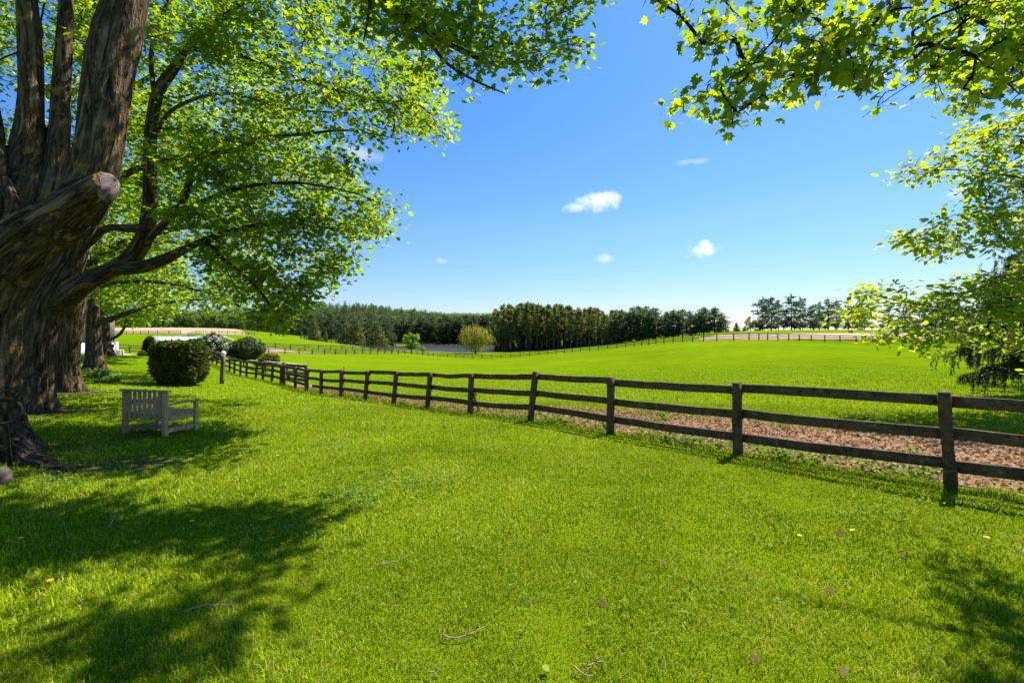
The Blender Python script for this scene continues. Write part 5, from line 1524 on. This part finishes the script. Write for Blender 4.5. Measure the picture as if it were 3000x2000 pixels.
    p = on_ground(864, 152); far_tree('spruce_tree', 'broadest and nearest cone-shaped spruce at the left end of the pond', None, p, height_to(739, 152, p[2]), 'spruce', FIR_N, 3, wide=1.32)
    p = on_ground(945, 146); far_tree('round_maple_tree', 'bright green round-headed tree like a ball in front of the pond', None, p, height_to(763, 146, p[2]), 'round', ROUND_L, 0)
    p = on_ground(972, 146); far_tree('shrub', 'thin yellowish shrub right of the ball-shaped tree by the pond', None, p, 2.6, 'broad', WILLOW_L, 1)
    p = on_ground(1092, 176); far_tree('willow_tree', 'yellow-green weeping willow at the right end of the pond', None, p, height_to(738, 176, p[2]), 'willow', WILLOW_L, 0, wide=1.05)
    n = 0
    for row, (d0, sp) in enumerate([(352, 15), (366, 16), (384, 17)]):
        for u in np.arange(880, 1150, sp):
            uu = u + random.uniform(-5, 5); d = d0 + random.uniform(-4, 4); p = on_ground(uu, d)
            v = np.interp(uu, [880, 960, 1060, 1150], [738, 733, 731, 726]) + random.uniform(-4, 8) - row * 3
            far_tree('pine_tree', 'dark pine in the row along the far bank of the pond', 'dark pines along the far bank of the pond', p, height_to(v, d, p[2]), 'white_pine', DARK_PINE, n % 4, wide=1.15); n += 1
    for row, (d0, sp) in enumerate([(228, 20), (246, 21), (268, 22)]):
        for u in np.arange(650, 900, sp):
            uu = u + random.uniform(-7, 7); d = d0 + random.uniform(-5, 5); p = on_ground(uu, d)
            v = np.interp(uu, [650, 720, 800, 900], [728, 727, 733, 740]) + random.uniform(-5, 9) - row * 4
            far_tree('pine_tree', 'dark green pine behind the spruces at the right foot of the hill', 'dark pines behind the pond spruces', p, height_to(v, d, p[2]), 'white_pine', DARK_PINE, n % 4, wide=1.1); n += 1
    # broadleaf edge above the ploughed field
    n = 0
    for row, (d0, sp) in enumerate([(232, 24), (262, 27)]):
        for u in np.arange(230, 640, sp):
            uu = u + random.uniform(-8, 8); d = d0 + random.uniform(-6, 6); p = on_ground(uu, d)
            v = np.interp(uu, [230, 420, 560, 640], [724, 722, 724, 728]) + random.uniform(-10, 8) - row * 7
            far_tree('broadleaf_tree', 'leafy green tree in the wood edge above the ploughed field', 'trees of the wood edge above the ploughed field', p, height_to(v, d, p[2]), 'broad', BROAD_L, n % 4, wide=1.15); n += 1
plant_far()

def far_wood_mass():
    protoC = [tree_parts(k, 13, 300 + i, .34)[1] for i, k in enumerate(('white_pine', 'spruce', 'white_pine'))]
    protoB = [tree_parts('broad', 13, 320 + i, .25)[1] for i in range(3)]
    def arr(s): return np.concatenate(s.v), np.concatenate(list(s.f.values())[0]), np.concatenate(s.a['tint'])
    protoC = [arr(s) for s in protoC]; protoB = [arr(s) for s in protoB]
    con, bro = Soup(), Soup()
    for k in range(2600):
        u = random.uniform(60, 1420); d = random.uniform(300, 600)
        if 640 < u < 900: d = random.uniform(285, 640)
        if 860 < u < 1160: d = random.uniform(398, 640)
        if u > 1160: d = random.uniform(330, 640)
        p = on_ground(u, d)
        broad = (u < 600) or (u > 880 and d > 520) or (u > 1000 and d > 470) or random.random() < .06
        v, f, t = random.choice(protoB if broad else protoC)
        sc = random.uniform(.75, 1.2) * (.9 if broad else 1.05)
        a = random.uniform(0, 6.28); M = np.array([[math.cos(a), -math.sin(a), 0], [math.sin(a), math.cos(a), 0], [0, 0, 1]]) * sc
        (bro if broad else con).add(v @ M.T + p - [0, 0, .6], f, tint=np.clip(t + random.uniform(-.25, .25), 0, 1))
    tag(con.build('conifer_forest', PINE_N), 'far-off dark conifer forest covering the hill behind the pond', 'forest', kind='stuff')
    tag(bro.build('broadleaf_forest', BROAD_L), 'far-off yellow-green broadleaf forest along the top of the hill', 'forest', kind='stuff')
far_wood_mass()

def reeds():
    s = Soup(); n = 9000
    u = rng.uniform(870, 1135, n); d = rng.uniform(338, 350, n)
    x = (u - UC) / F * d; z = terrain(x, d)
    h = rng.uniform(.6, 1.7, n)
    V = np.stack([np.stack([x - .12, d, z], 1), np.stack([x + .12, d, z], 1), np.stack([x + rng.normal(size=n) * .2, d, z + h], 1)], 1).reshape(-1, 3)
    i = np.arange(n)[:, None] * 3
    s.add(V, [i + [0, 1, 2]], tint=np.repeat(rng.random(n), 3))
    tag(s.build('reed_bed', leaf_mat('dry_reeds', (.12, .10, .05), (.22, .18, .09), (.36, .30, .17), .9, .3, .8, .1, (1.1, 1, .7))), 'pale dry reeds along the far bank of the pond', 'reeds', kind='stuff')
reeds()

# ---------------------------------------------------------------- shrubs
def shrub(name, label, u, d, vtop, halfw, leafm, n, size, shape, power=2.0, flat_bottom=.0, depth=1.0, flower=None, cat='shrub', stems=9, shell=.55, up=.3, lump=.12, tint_fn=None, wide_base=1.0, bark=None):
    p = on_ground(u, d); H = height_to(vtop, d, p[2]); W = halfw / F * d / math.hypot(1, (u - UC) / F)
    root = empty(name, p, label, cat)
    c = np.array([0, 0, H * (.5 + flat_bottom)]); r = np.array([W, W * depth, H * (.5 - flat_bottom)])
    def surf(m, lo):
        q = unit(rng.normal(size=(m, 3)))
        k = 1 / (np.abs(q) ** power).sum(1) ** (1 / power)
        q = q * k[:, None]
        q *= (1 + lump * vnoise(q * 2.2, 41) + lump * .6 * vnoise(q * 5, 42))[:, None]
        return q, rng.uniform(lo, 1, m) ** .6
    q, k = surf(n, shell ** 2)
    pos = c + q * k[:, None] * r
    if wide_base != 1.0: pos[:, :2] *= (wide_base + (1 - wide_base) * (pos[:, 2:3] / H))
    out = unit(q / r)
    pos[:, 2] = np.maximum(pos[:, 2], .03)
    tip = unit(out + rng.normal(size=(n, 3)) * .5 + np.array([0, 0, up])); nm = unit(rng.normal(size=(n, 3)) * .7 + out * .5 + np.array([0, 0, .5]))
    tint = np.clip(.45 + .2 * rng.normal(size=n) + .3 * vnoise(q * 3, 43), 0, 1)
    if tint_fn is not None: tint = tint_fn(q, k, tint)
    s = Soup(); add_leaves(s, pos, nm, tip, size * rng.uniform(.6, 1.35, n), shape, tint, .15)
    s.build('foliage', leafm, root)
    b = Soup()
    for i in range(stems):
        a = i * 2.4; e = c + np.array([math.cos(a) * r[0] * .55, math.sin(a) * r[1] * .55, r[2] * random.uniform(-.1, .5)])
        st = np.array([math.cos(a) * .10 * W, math.sin(a) * .10 * W, -.1])
        m = np.array([e[0] * .6, e[1] * .6, e[2] * .45]); rr = .012 + .012 * W
        tube(b, catmull(np.array([st, m, e]), .15), np.linspace(rr, rr * .4, len(catmull(np.array([st, m, e]), .15))), 6)
    b.build('stems', bark or BARK_B, root, smooth=True)
    if flower:
        fm, nf, fs, per = flower
        q, k = surf(nf * 3, .9); q = q[(q[:, 2] > -.45)][:nf]
        s = Soup()
        for pp, oo in zip(c + q * r * 1.02, unit(q / r)):
            off = rng.normal(size=(per, 3)) * np.array([fs * .45, fs * .45, fs * .7])
            add_leaves(s, pp + off, unit(off + oo * fs + rng.normal(size=(per, 3)) * fs * .3), rand_dirs(per), fs * .55 * rng.uniform(.7, 1.2, per), DIAMOND * [1.5, 1], rng.random(per), .1)
        s.build('blossoms', fm, root)
    return root
YEW = leaf_mat('yew_sprays', (.024, .042, .005), (.085, .115, .010), (.27, .27, .03), 1.2, .32, .55, .25, (1.35, 1.2, .35), 1.6)
YEW_B = leaf_mat('bronzed_sprays', (.035, .020, .006), (.10, .055, .016), (.20, .12, .035), 1.0, .25, .6, .2, (1.3, 1.0, .4), 2.0)
LILAC = leaf_mat('lilac_leaves', (.022, .055, .008), (.05, .105, .010), (.10, .17, .018), 1.1, .35, .45, .35)
def clipped_bush():
    d = 22.6; p = on_ground(415, d); H = height_to(784, d, p[2]); W = 47 / F * d
    root = empty('clipped_bush', p, 'big clipped evergreen bush, boxy with bronze-tinged sides, on the lawn beyond the bench', 'bush')
    n = 26000
    q = unit(rng.normal(size=(n, 3))); pw = 4.6
    q = q / ((np.abs(q) ** pw).sum(1) ** (1 / pw))[:, None]
    q *= (1 + .06 * vnoise(q * 2.4, 51) + .05 * vnoise(q * 6, 52))[:, None]
    k = rng.uniform(.25, 1, n) ** .35
    pos = q * k[:, None] * np.array([W, W * .95, H * .49]) + np.array([0, 0, H * .51])
    tuck = np.clip(1 - pos[:, 2] / (.32 * H), 0, 1); pos[:, :2] *= (1 - .22 * tuck)[:, None]
    out = unit(q)
    tip = unit(out * .9 + rng.normal(size=(n, 3)) * .55 + np.array([0, 0, .15])); nm = unit(rng.normal(size=(n, 3)) * .6 + np.array([0, 0, 1]))
    tint = np.clip(.35 + .2 * rng.normal(size=n) + .25 * vnoise(q * 4, 53), 0, 1)
    bz = vnoise(q * 2.6 + 5, 54) + .8 * q[:, 0] - .5 * q[:, 1] - .9 * np.abs(q[:, 2] - .2) + .5 * rng.normal(size=n)
    br = bz > 1.4
    size = .15 * rng.uniform(.6, 1.4, n)
    SPRAY = np.array([(0, 0), (.16, .25), (.30, .55), (.12, .6), (.10, .85), (0, 1.05), (-.10, .85), (-.14, .6), (-.30, .5), (-.14, .25)])
    s = Soup(); add_leaves(s, pos[~br], nm[~br], tip[~br], size[~br], SPRAY, tint[~br], .3); s.build('foliage', YEW, root)
    s = Soup(); add_leaves(s, pos[br], nm[br], tip[br], size[br], SPRAY, tint[br], .3); s.build('bronzed_foliage', YEW_B, root)
    b = Soup()
    for i in range(14):
        a = i * 2.4; c = catmull(np.array([[math.cos(a) * .25, math.sin(a) * .25, -.1], [math.cos(a) * .6, math.sin(a) * .6, .5], [math.cos(a) * W * .7, math.sin(a) * W * .7, 1.2 + .05 * i]]), .15)
        tube(b, c, np.linspace(.035, .012, len(c)), 6)
    b.build('stems', BARK_B, root, smooth=True)
clipped_bush()
WHITE_F = plain_mat('white_petals', (.78, .70, .70), .6, .1, 8, .0)
PURPLE_F = plain_mat('dark_purple_petals', (.085, .030, .065), .6, .4, 8, .0)
shrub('lilac_bush', 'tall bush covered in pinkish-white blossom behind the lamp post', 486, 47, 766, 34, LILAC, 6500, .22, DIAMOND * [1.4, 1], flower=(WHITE_F, 160, .15, 9))
shrub('lilac_bush', 'rounded green bush with dark purple blossom behind the silvered pen', 566, 50, 777, 41, LILAC, 8000, .23, DIAMOND * [1.4, 1], flower=(PURPLE_F, 170, .17, 9), depth=.9)
shrub('low_shrub', 'small loose yellow-green shrub at the right foot of the purple-flowered bush', 618, 46, 811, 24, YEW, 2600, .17, DIAMOND, shell=.4)
BROWN_N = leaf_mat('browned_conifer', (.035, .022, .010), (.075, .050, .022), (.12, .10, .035), .9, .2, .7, .1, (1.2, 1.1, .5))
shrub('cone_shrub', 'tapering brownish evergreen shrub beside the metal-roofed shed', 343, 47, 773, 13, BROWN_N, 5000, .17, LONGQ * [1.5, 1], wide_base=1.25, up=.9, lump=.06)
shrub('low_shrub', 'low dark round evergreen at the foot of the brownish cone-shaped shrub', 326, 46, 806, 9, YEW, 1500, .13, LONGQ * [1.5, 1])

# strap-leaved clumps at the foot of the third maple
HOSTA = leaf_mat('strap_leaves', (.035, .09, .015), (.075, .16, .02), (.17, .26, .06), 1.1, .35, .35, .45)
def strap_clump(label, u, v, rad, n, ln, wd):
    g = ground_at(u, v); root = empty('strap_leaf_plant', g, label, 'plant')
    s = Soup()
    for i in range(n):
        a = rng.uniform(0, 6.283); k = rng.uniform(.2, 1); L = ln * rng.uniform(.7, 1.2); w = wd * rng.uniform(.7, 1.3)
        d = np.array([math.cos(a), math.sin(a), 0]); sd = np.array([-d[1], d[0], 0])
        b = d * rad * k * .6 + rng.normal(size=3) * np.array([.05, .05, 0])
        t = np.linspace(0, 1, 6)[:, None]; bend = rng.uniform(.5, 1.1)
        c = b + d * L * (t * .35 + .45 * t ** 2) * bend + np.array([0, 0, 1]) * L * (t * 1.0 - .62 * t ** 2.2 * bend)
        ww = w * np.sin(np.pi * np.clip(t * .92 + .08, 0, 1)) ** .6 * .5
        V = np.stack([c - sd * ww, c + sd * ww], 1).reshape(-1, 3)
        idx = np.arange(12).reshape(6, 2)
        s.add(V, [np.stack([idx[:-1, 0], idx[:-1, 1], idx[1:, 1], idx[1:, 0]], -1)], tint=rng.uniform(.1, 1))
    s.build('leaves', HOSTA, root)
strap_clump('tall strap-leaved plant against the sunlit edge of the third maple trunk', 214, 866, .5, 70, .75, .055)
strap_clump('strap-leaved plant in the middle of the bed at the third maple', 234, 868, .5, 60, .65, .06)
strap_clump('pale broad-leaved plant at the right end of the bed by the third maple', 260, 876, .45, 70, .42, .11)
strap_clump('pale broad-leaved plant low at the front of the bed by the third maple', 238, 880, .45, 70, .38, .10)

# ---------------------------------------------------------------- buildings
def metal_sheet():
    m, nt, out = new_mat('white_metal_sheet')
    tc = nt.nodes.new('ShaderNodeTexCoord')
    w = nt.nodes.new('ShaderNodeTexWave'); w.inputs['Scale'].default_value = 1.1; w.bands_direction = 'X'; nt.links.new(tc.outputs['Object'], w.inputs['Vector'])
    n = noise_node(nt, tc.outputs['Object'], .7, 5)
    c = ramp(nt, n, [(.3, (.55, .56, .60)), (.7, (.72, .73, .77))])
    principled(nt, out, c, .45, bump(nt, w.outputs['Fac'], .5, .05), spec=.4)
    return m
METAL = metal_sheet()
def slab(name, quad, th, mat, parent):
    o = np.array(parent.location); q = np.array(quad) - o
    n = np.cross(q[1] - q[0], q[3] - q[0]); n /= np.linalg.norm(n)
    if n[2] < 0: n = -n
    return link(name, mesh_np(name, np.vstack([q, q - n * th]), [np.array([[0, 1, 2, 3], [7, 6, 5, 4], [0, 4, 5, 1], [1, 5, 6, 2], [2, 6, 7, 3], [3, 7, 4, 0]])], mat), parent)
def wall_mesh(name, x0, x1, y0, y1, z0, z1, mat, parent):
    o = np.array(parent.location)
    v = box_v(x1 - x0, y1 - y0, z1 - z0) + np.array([(x0 + x1) / 2, (y0 + y1) / 2, (z0 + z1) / 2]) - o
    return link(name, mesh_np(name, v, [BOXF], mat), parent)
def shed():
    base = on_ground(440, 58); zb = base[2] - .4
    root = empty('metal_roof_shed', (base[0], base[1], zb), 'low shed with a white sheet-metal roof and dark gable beyond the clipped bush', 'shed')
    dark = plain_mat('dark_boards', (.05, .04, .035), .9, .3, 2)
    T = lambda u, v, d: P(u, v, d)
    slab('roof', [T(352, 772.5, 59), T(450, 774, 59.5), T(450, 774.6, 58.7), T(352, 773.2, 58.2)], .08, METAL, root) if False else None
    slab('roof', [T(353, 772, 59), T(449, 774.5, 59), T(402, 789.5, 55), T(364, 790.5, 55)], .09, METAL, root)
    slab('roof', [T(450, 772.5, 60), T(511, 770.5, 60), T(517, 790.5, 56.2), T(448, 790.5, 56.2)], .09, METAL, root)
    slab('back_roof', [T(353, 772, 59.02), T(449, 774.5, 59.02), (T(449, 774.5, 59) + [0, 4, -1.0]), (T(353, 772, 59) + [0, 4, -1.0])], .09, METAL, root)
    slab('back_roof', [T(450, 772.5, 60.02), T(511, 770.5, 60.02), (T(511, 770.5, 60) + [0, 4, -1.0]), (T(450, 772.5, 60) + [0, 4, -1.0])], .09, METAL, root)
    xa, xb = T(364, 790, 57.6)[0], T(449, 790, 57.6)[0]
    ztop = T(402, 789.5, 55)[2]
    wall_mesh('wall', xa, xb, 57.6, 57.8, zb, ztop + .3, dark, root)
    wall_mesh('wall', T(452, 790, 57)[0], T(514, 790, 57)[0], 57.2, 57.4, zb, ztop + .1, dark, root)
    wall_mesh('end_wall', xa - .2, xa - .02, 57.6, 61.5, zb, ztop + .0, dark, root)
    wall_mesh('end_wall', T(514, 790, 57)[0] + .02, T(514, 790, 57)[0] + .2, 57.2, 62, zb, ztop, dark, root)
    pr = T(449, 774.5, 58.9); wall_mesh('corner_post', pr[0] - .09, pr[0] + .09, 56.0, 56.2, zb, ztop + .75, plain_mat('white_painted_post', (.7, .7, .7), .6, .1), root)
shed()
def barn():
    xr = P(270.5, 800, 54)[0]; zb = tz(xr, 54) - .2
    root = empty('barn', (xr, 54, zb), 'barn corner, whitewashed wall with grey boards above, half hidden by the farthest maple', 'barn')
    white = plain_mat('whitewash', (.78, .76, .74), .85, .08, 3, .2)
    boards = wood_mat('barn_boards', (.13, .11, .09), (.30, .265, .23), (6, 6, .3), .0, 1.5)
    ztop = P(0, 787, 54)[2]
    wall_mesh('lower_wall', xr - 14, xr, 54, 70, zb - .3, ztop, white, root)
    wall_mesh('corner_pilaster', xr - .22, xr + .06, 53.85, 54.2, zb - .3, ztop + .12, white, root)
    wall_mesh('upper_wall', xr - 13.8, xr - .25, 54.25, 69.8, ztop + .003, ztop + 4.4, boards, root)
    slab('roof', [(xr - 14.5, 53.6, ztop + 4.3), (xr + .2, 53.6, ztop + 4.3), (xr + .2, 62, ztop + 8.5), (xr - 14.5, 62, ztop + 8.5)], .12, plain_mat('roof_tin', (.22, .22, .22), .5, .2, 2), root)
    slab('roof', [(xr - 14.5, 70.4, ztop + 4.3), (xr + .2, 70.4, ztop + 4.3), (xr + .2, 62.02, ztop + 8.5), (xr - 14.5, 62.02, ztop + 8.5)], .12, plain_mat('roof_tin', (.22, .22, .22), .5, .2, 2), root)
    root.rotation_euler = (0, 0, R(44))               # the barn's front faces the lawn
    glass = plain_mat('dark_pane', (.03, .03, .035), .2, .2, 3, 0)
    x = xr - .42; wall_mesh('window', x - .12, x + .12, 53.95, 54.05, P(0, 798.5, 54)[2], P(0, 790, 54)[2], glass, root)
    # white block and stub post beside the corner
    b = on_ground(276, 53); o = empty('concrete_block', b, 'low white block on the gravel beside the barn corner', 'block')
    bevel_box('body', (.55, .5, .62), white, o, (0, 0, .31), bevel=.03)
    q = on_ground(281.5, 52.4); o = empty('bollard', q, 'short tan timber bollard at the edge of the gravel drive', 'bollard')
    beam('post', q - [0, 0, .1], q + [0, 0, .62], .2, .2, bench_wood, o, up=(0, 1, 0), seg=3); beam('top', q + [0, 0, .621], q + [0, 0, .66], .15, .15, bench_wood, o, up=(0, 1, 0), seg=1)
    # cone
    c = on_ground(262.8, 53.2); o = empty('traffic_cone', c, 'red traffic cone standing against the white barn wall', 'cone')
    red = plain_mat('red_plastic', (.55, .03, .03), .45, .1); s = Soup()
    tube(s, np.array([[0, 0, .04], [0, 0, .35], [0, 0, .74]]), np.array([.17, .10, .035]), 18); s.build('cone_body', red, o, smooth=False)
    bevel_box('base', (.42, .42, .04), red, o, (0, 0, .02), bevel=.008)
barn()

# ---------------------------------------------------------------- small things on the ground
def plank():
    a = on_ground(1101, 13.75); top = P(1087, 903, 13.3)
    m = plain_mat('raw_orange_board', (.30, .13, .045), .85, .35, 8, .4)
    o = empty('loose_board', a, 'orange-brown loose board leaning behind a fence post over the leafy path', 'board')
    beam('board', a - [0, 0, .03], top, .022, .09, m, o, up=(.7, -.7, .2), seg=4, rough=.003); 
    beam('cross_piece', top + np.array([.02, .03, -.02]), top + np.array([.10, -.06, -.03]), .02, .06, m, o, seg=1, rough=.001)
plank()

DEADLEAF = leaf_mat('fallen_leaves', (.11, .052, .022), (.28, .155, .074), (.48, .325, .195), .8, .2, .7, .25, (1.2, .9, .5), 3.0)
def litter():
    s = Soup(); n = 64000
    seg = np.minimum((rng.random(n) ** 1.0 * 15).astype(int), 14); t = rng.random(n)
    a = FP[seg]; b = FP[seg + 1]
    w = .2 + (np.array([path_width(i) for i in range(20)])[seg] - .1) * rng.random(n) ** .85
    xy = a + (b - a) * t[:, None] + FN * w[:, None]
    z = terrain(xy[:, 0], xy[:, 1]) + rng.uniform(.008, .05, n)
    p = np.column_stack([xy, z])
    nm = unit(rng.normal(size=(n, 3)) * .5 + np.array([0, 0, 1])); tp = rand_dirs(n) * np.array([1, 1, .25])
    add_leaves(s, p, nm, unit(tp), rng.uniform(.03, .075, n), MAPLE_LO, np.clip(.45 + .2 * rng.normal(size=n), 0, 1), rng.choice([-1.1, .8, 1.2]))
    tag(s.build('leaf_litter', DEADLEAF), 'brown curled dead leaves covering the path inside the fence', 'leaf litter', kind='stuff')
litter()
WEED = leaf_mat('weed_leaves', (.045, .11, .010), (.10, .19, .016), (.20, .28, .035), 1.1, .4, .65, .05)
CLOVER = leaf_mat('clover_leaves', (.07, .15, .015), (.14, .24, .025), (.25, .34, .07), 1.1, .4, .6, .1)
def weeds():
    s = Soup()
    P_ = []
    for k in range(330):
        i = int(min(13, rng.random() ** 1.5 * 14)) + 1; t = rng.random(); base = FP[i] + (FP[i + 1] - FP[i]) * t + FN * rng.choice([rng.normal(.32, .14), rng.normal(.6, .3), rng.uniform(1, 4)], p=[.6, .25, .15])
        m = int(rng.integers(14, 46)); q = base + rng.normal(size=(m, 2)) * rng.uniform(.06, .2)
        P_.append(np.column_stack([q, terrain(q[:, 0], q[:, 1]) + rng.uniform(.02, .13, m)]))
    p = np.concatenate(P_); n = len(p)
    add_leaves(s, p, unit(rng.normal(size=(n, 3)) * .4 + np.array([0, 0, 1])), unit(rng.normal(size=(n, 3)) * np.array([1, 1, .2])), rng.uniform(.035, .075, n), OVAL * [1.5, 1], rng.random(n), .3)
    tag(s.build('ground_weeds', WEED), 'light green broad-leaved weeds growing along the foot of the fence', 'weeds', kind='stuff')
    s = Soup(); P_ = []
    for (u, v, w, h, m) in [(870, 1115, 130, 40, 260), (1000, 1105, 90, 30, 170), (820, 1150, 60, 25, 160), (760, 1020, 90, 18, 300), (100, 1110, 110, 25, 350), (1500, 1380, 300, 120, 40), (2050, 1170, 200, 40, 90), (660, 1230, 120, 40, 80), (2260, 960, 80, 15, 150), (1180, 1240, 400, 150, 60)]:
        for _ in range(m):
            g = ground_at(u + random.gauss(0, w * .5), v + random.gauss(0, h * .5)) if False else None
        uu = u + rng.normal(size=m) * w * .5; vv = v + rng.normal(size=m) * h * .5
        d = (ZC + .06) * F / np.maximum(vv - VH, 60); x = (uu - UC) / F * d
        for _ in range(3): d = (ZC - terrain(x, d)) * F / np.maximum(vv - VH, 60); x = (uu - UC) / F * d
        P_.append(np.column_stack([x, d, terrain(x, d) + rng.uniform(.03, .07, m)]))
    p = np.concatenate(P_); p = np.concatenate([p + rng.normal(size=p.shape) * np.array([.015, .015, .004]) for _ in range(3)]); n = len(p)
    add_leaves(s, p, unit(rng.normal(size=(n, 3)) * .35 + np.array([0, 0, 1])), unit(rng.normal(size=(n, 3)) * np.array([1, 1, .2])), rng.uniform(.012, .026, n), OVAL * [1.9, 1], rng.random(n), .3)
    tag(s.build('clover_patches', CLOVER), 'pale clover scattered in patches through the lawn', 'clover', kind='stuff')
weeds()

YELLOW = plain_mat('dandelion_yellow', (.80, .48, .01), .6, .15, 40, .1)
GREENST = plain_mat('flower_stalk', (.10, .19, .03), .6, .2, 20, .1)
def dandelions():
    root = empty('dandelion', (0, 0, 0)); s = Soup()
    for ring, (m, rr, zz) in enumerate([(20, .026, .0), (16, .019, .006), (10, .011, .010)]):
        a = np.arange(m) / m * 2 * np.pi + ring
        dr = np.stack([np.cos(a), np.sin(a), np.full(m, .25 + .3 * ring)], 1)
        add_leaves(s, np.tile([0, 0, .075 + zz * .4], (m, 1)), unit(np.array([0, 0, 1.]) - dr * .3), unit(dr), np.full(m, rr), np.array([(0, 0), (.16, .3), (.16, 1), (-.16, 1), (-.16, .3)]), np.full(m, .5), .0)
    s.build('flower_head', YELLOW, root)
    t = Soup(); tube(t, np.array([[.01, 0, -.01], [.004, 0, .04], [0, 0, .075]]), np.array([.0025, .0022, .002]), 6); t.build('stalk', GREENST, root)
    spots = [(96, 1155), (45, 1249), (25, 1265), (435, 1180), (440, 1213), (115, 1350), (905, 1120), (2325, 1258), (1835, 1245), (205, 1052), (1965, 1235), (2262, 1250), (745, 1205), (945, 1160), (2290, 982), (2310, 975), (2330, 985), (2270, 975), (2295, 965), (2340, 968), (2250, 990), (640, 1055), (700, 990), (755, 965), (455, 870), (585, 905), (1240, 915), (1180, 905), (1750, 935), (1850, 945), (1430, 905)]
    for i, (u, v) in enumerate(spots):
        o = root if i == 0 else copy_tree(root)
        g = ground_at(u, v); o.location = g; o.rotation_euler = (random.uniform(-.3, .3), random.uniform(-.3, .3), random.uniform(0, 6)); k = random.uniform(.7, 1.0) * (1.4 if g[1] > 9 else 1); o.scale = (k, k, k)
        o['group'] = 'dandelions in the grass'; o['category'] = 'flower'; o['label'] = 'yellow dandelion flower standing in the grass'
dandelions()
def twig_and_leaves():
    tw = plain_mat('dry_twig', (.26, .19, .13), .85, .3, 30, .3)
    for (pts, lab, r) in [([(248, 1222), (258, 1205), (262, 1195), (255, 1180)], 'crooked dry twig lying in the shade at the left of the lawn', .006),
                          ([(870, 1310), (905, 1300), (930, 1290), (948, 1278)], 'thin straight dry twig on the sunlit grass left of centre', .005),
                          ([(1018, 1472), (1050, 1478), (1085, 1470), (1114, 1452)], 'long bowed pale twig on the grass at the bottom centre', .005),
                          ([(1320, 1548), (1345, 1562), (1362, 1568)], 'short thick twig at the bottom edge of the lawn', .006),
                          ([(1350, 1546), (1372, 1538), (1392, 1537)], 'short curved twig just above the thick one at the bottom edge', .005),
                          ([(985, 1565), (1000, 1556), (1012, 1550)], 'small broken twig at the bottom edge left of centre', .005),
                          ([(420, 1420), (470, 1405), (520, 1403), (545, 1408)], 'dark forked twig in the shade at the lower left', .006)]:
        q = np.array([ground_at(u, v) + [0, 0, .035] for u, v in pts])
        o = empty('twig', q[0], lab, 'twig'); s = Soup()
        c = catmull(q, .02) - q[0]; c += np.stack([vnoise(c * 22 + 3, i) * .006 for i in range(3)], 1)
        tube(s, c, np.linspace(r, r * .45, len(c)), 7); s.build('stem', tw, o)
        t = Soup(); m = len(c) // 2; e = c[m] + np.array([.05, .03, .02]); tube(t, np.array([c[m], (c[m] + e) / 2 + [0, 0, .006], e]), np.array([r * .5, r * .4, r * .2]), 5); t.build('side_shoot', tw, o)
    for (u, v, sz, ty, lab) in [(1935, 1232, .11, 'b', 'large curled brown dead leaf on the sunlit lawn at the right'), (1209, 1390, .075, 'p', 'pale green fallen leaf lying in the grass near the bottom centre'), (1384, 1390, .08, 'b', 'grey-brown dead leaf right of the pale fallen leaf'), (1735, 1240, .06, 'b', 'small brown dead leaf left of the large curled one'), (1525, 1303, .07, 'b', 'purplish dead leaf on the lawn right of centre'),
                                (2075, 1282, .07, 'b', 'dark brown dead leaf near the shadow at the right'), (1915, 1370, .09, 'b', 'orange-brown dead leaf below the large curled one'), (1737, 1525, .08, 'b', 'orange dead leaf near the bottom right of the lawn'), (1410, 1207, .06, 'p', 'whitish dry leaf on the middle of the lawn'), (1690, 1418, .06, 'p', 'small pale leaf on the grass at the lower right'), (1948, 1562, .075, 'b', 'orange dead leaf at the very bottom edge'), (1250, 1560, .07, 'p', 'bright pale-green leaf at the bottom edge near the centre')]:
        g = ground_at(u, v); s = Soup()
        m = DEADLEAF if ty == 'b' else CLOVER
        sh = MAPLE_HI if ty == 'b' else OVAL * [1.6, 1]
        k = 1
        a = random.uniform(0, 6.28)
        add_leaves(s, np.array([[0, 0, .045]]), unit(np.array([[.35 * math.cos(a), -.5, 1.0]])), np.array([[math.cos(a), math.sin(a), .15]]), np.array([sz * .72]), sh, np.array([random.uniform(.2, .5) if ty == 'b' else .95]), 1.5)
        o = s.build('fallen_leaf', m); o.location = g; tag(o, lab, 'leaf')
twig_and_leaves()
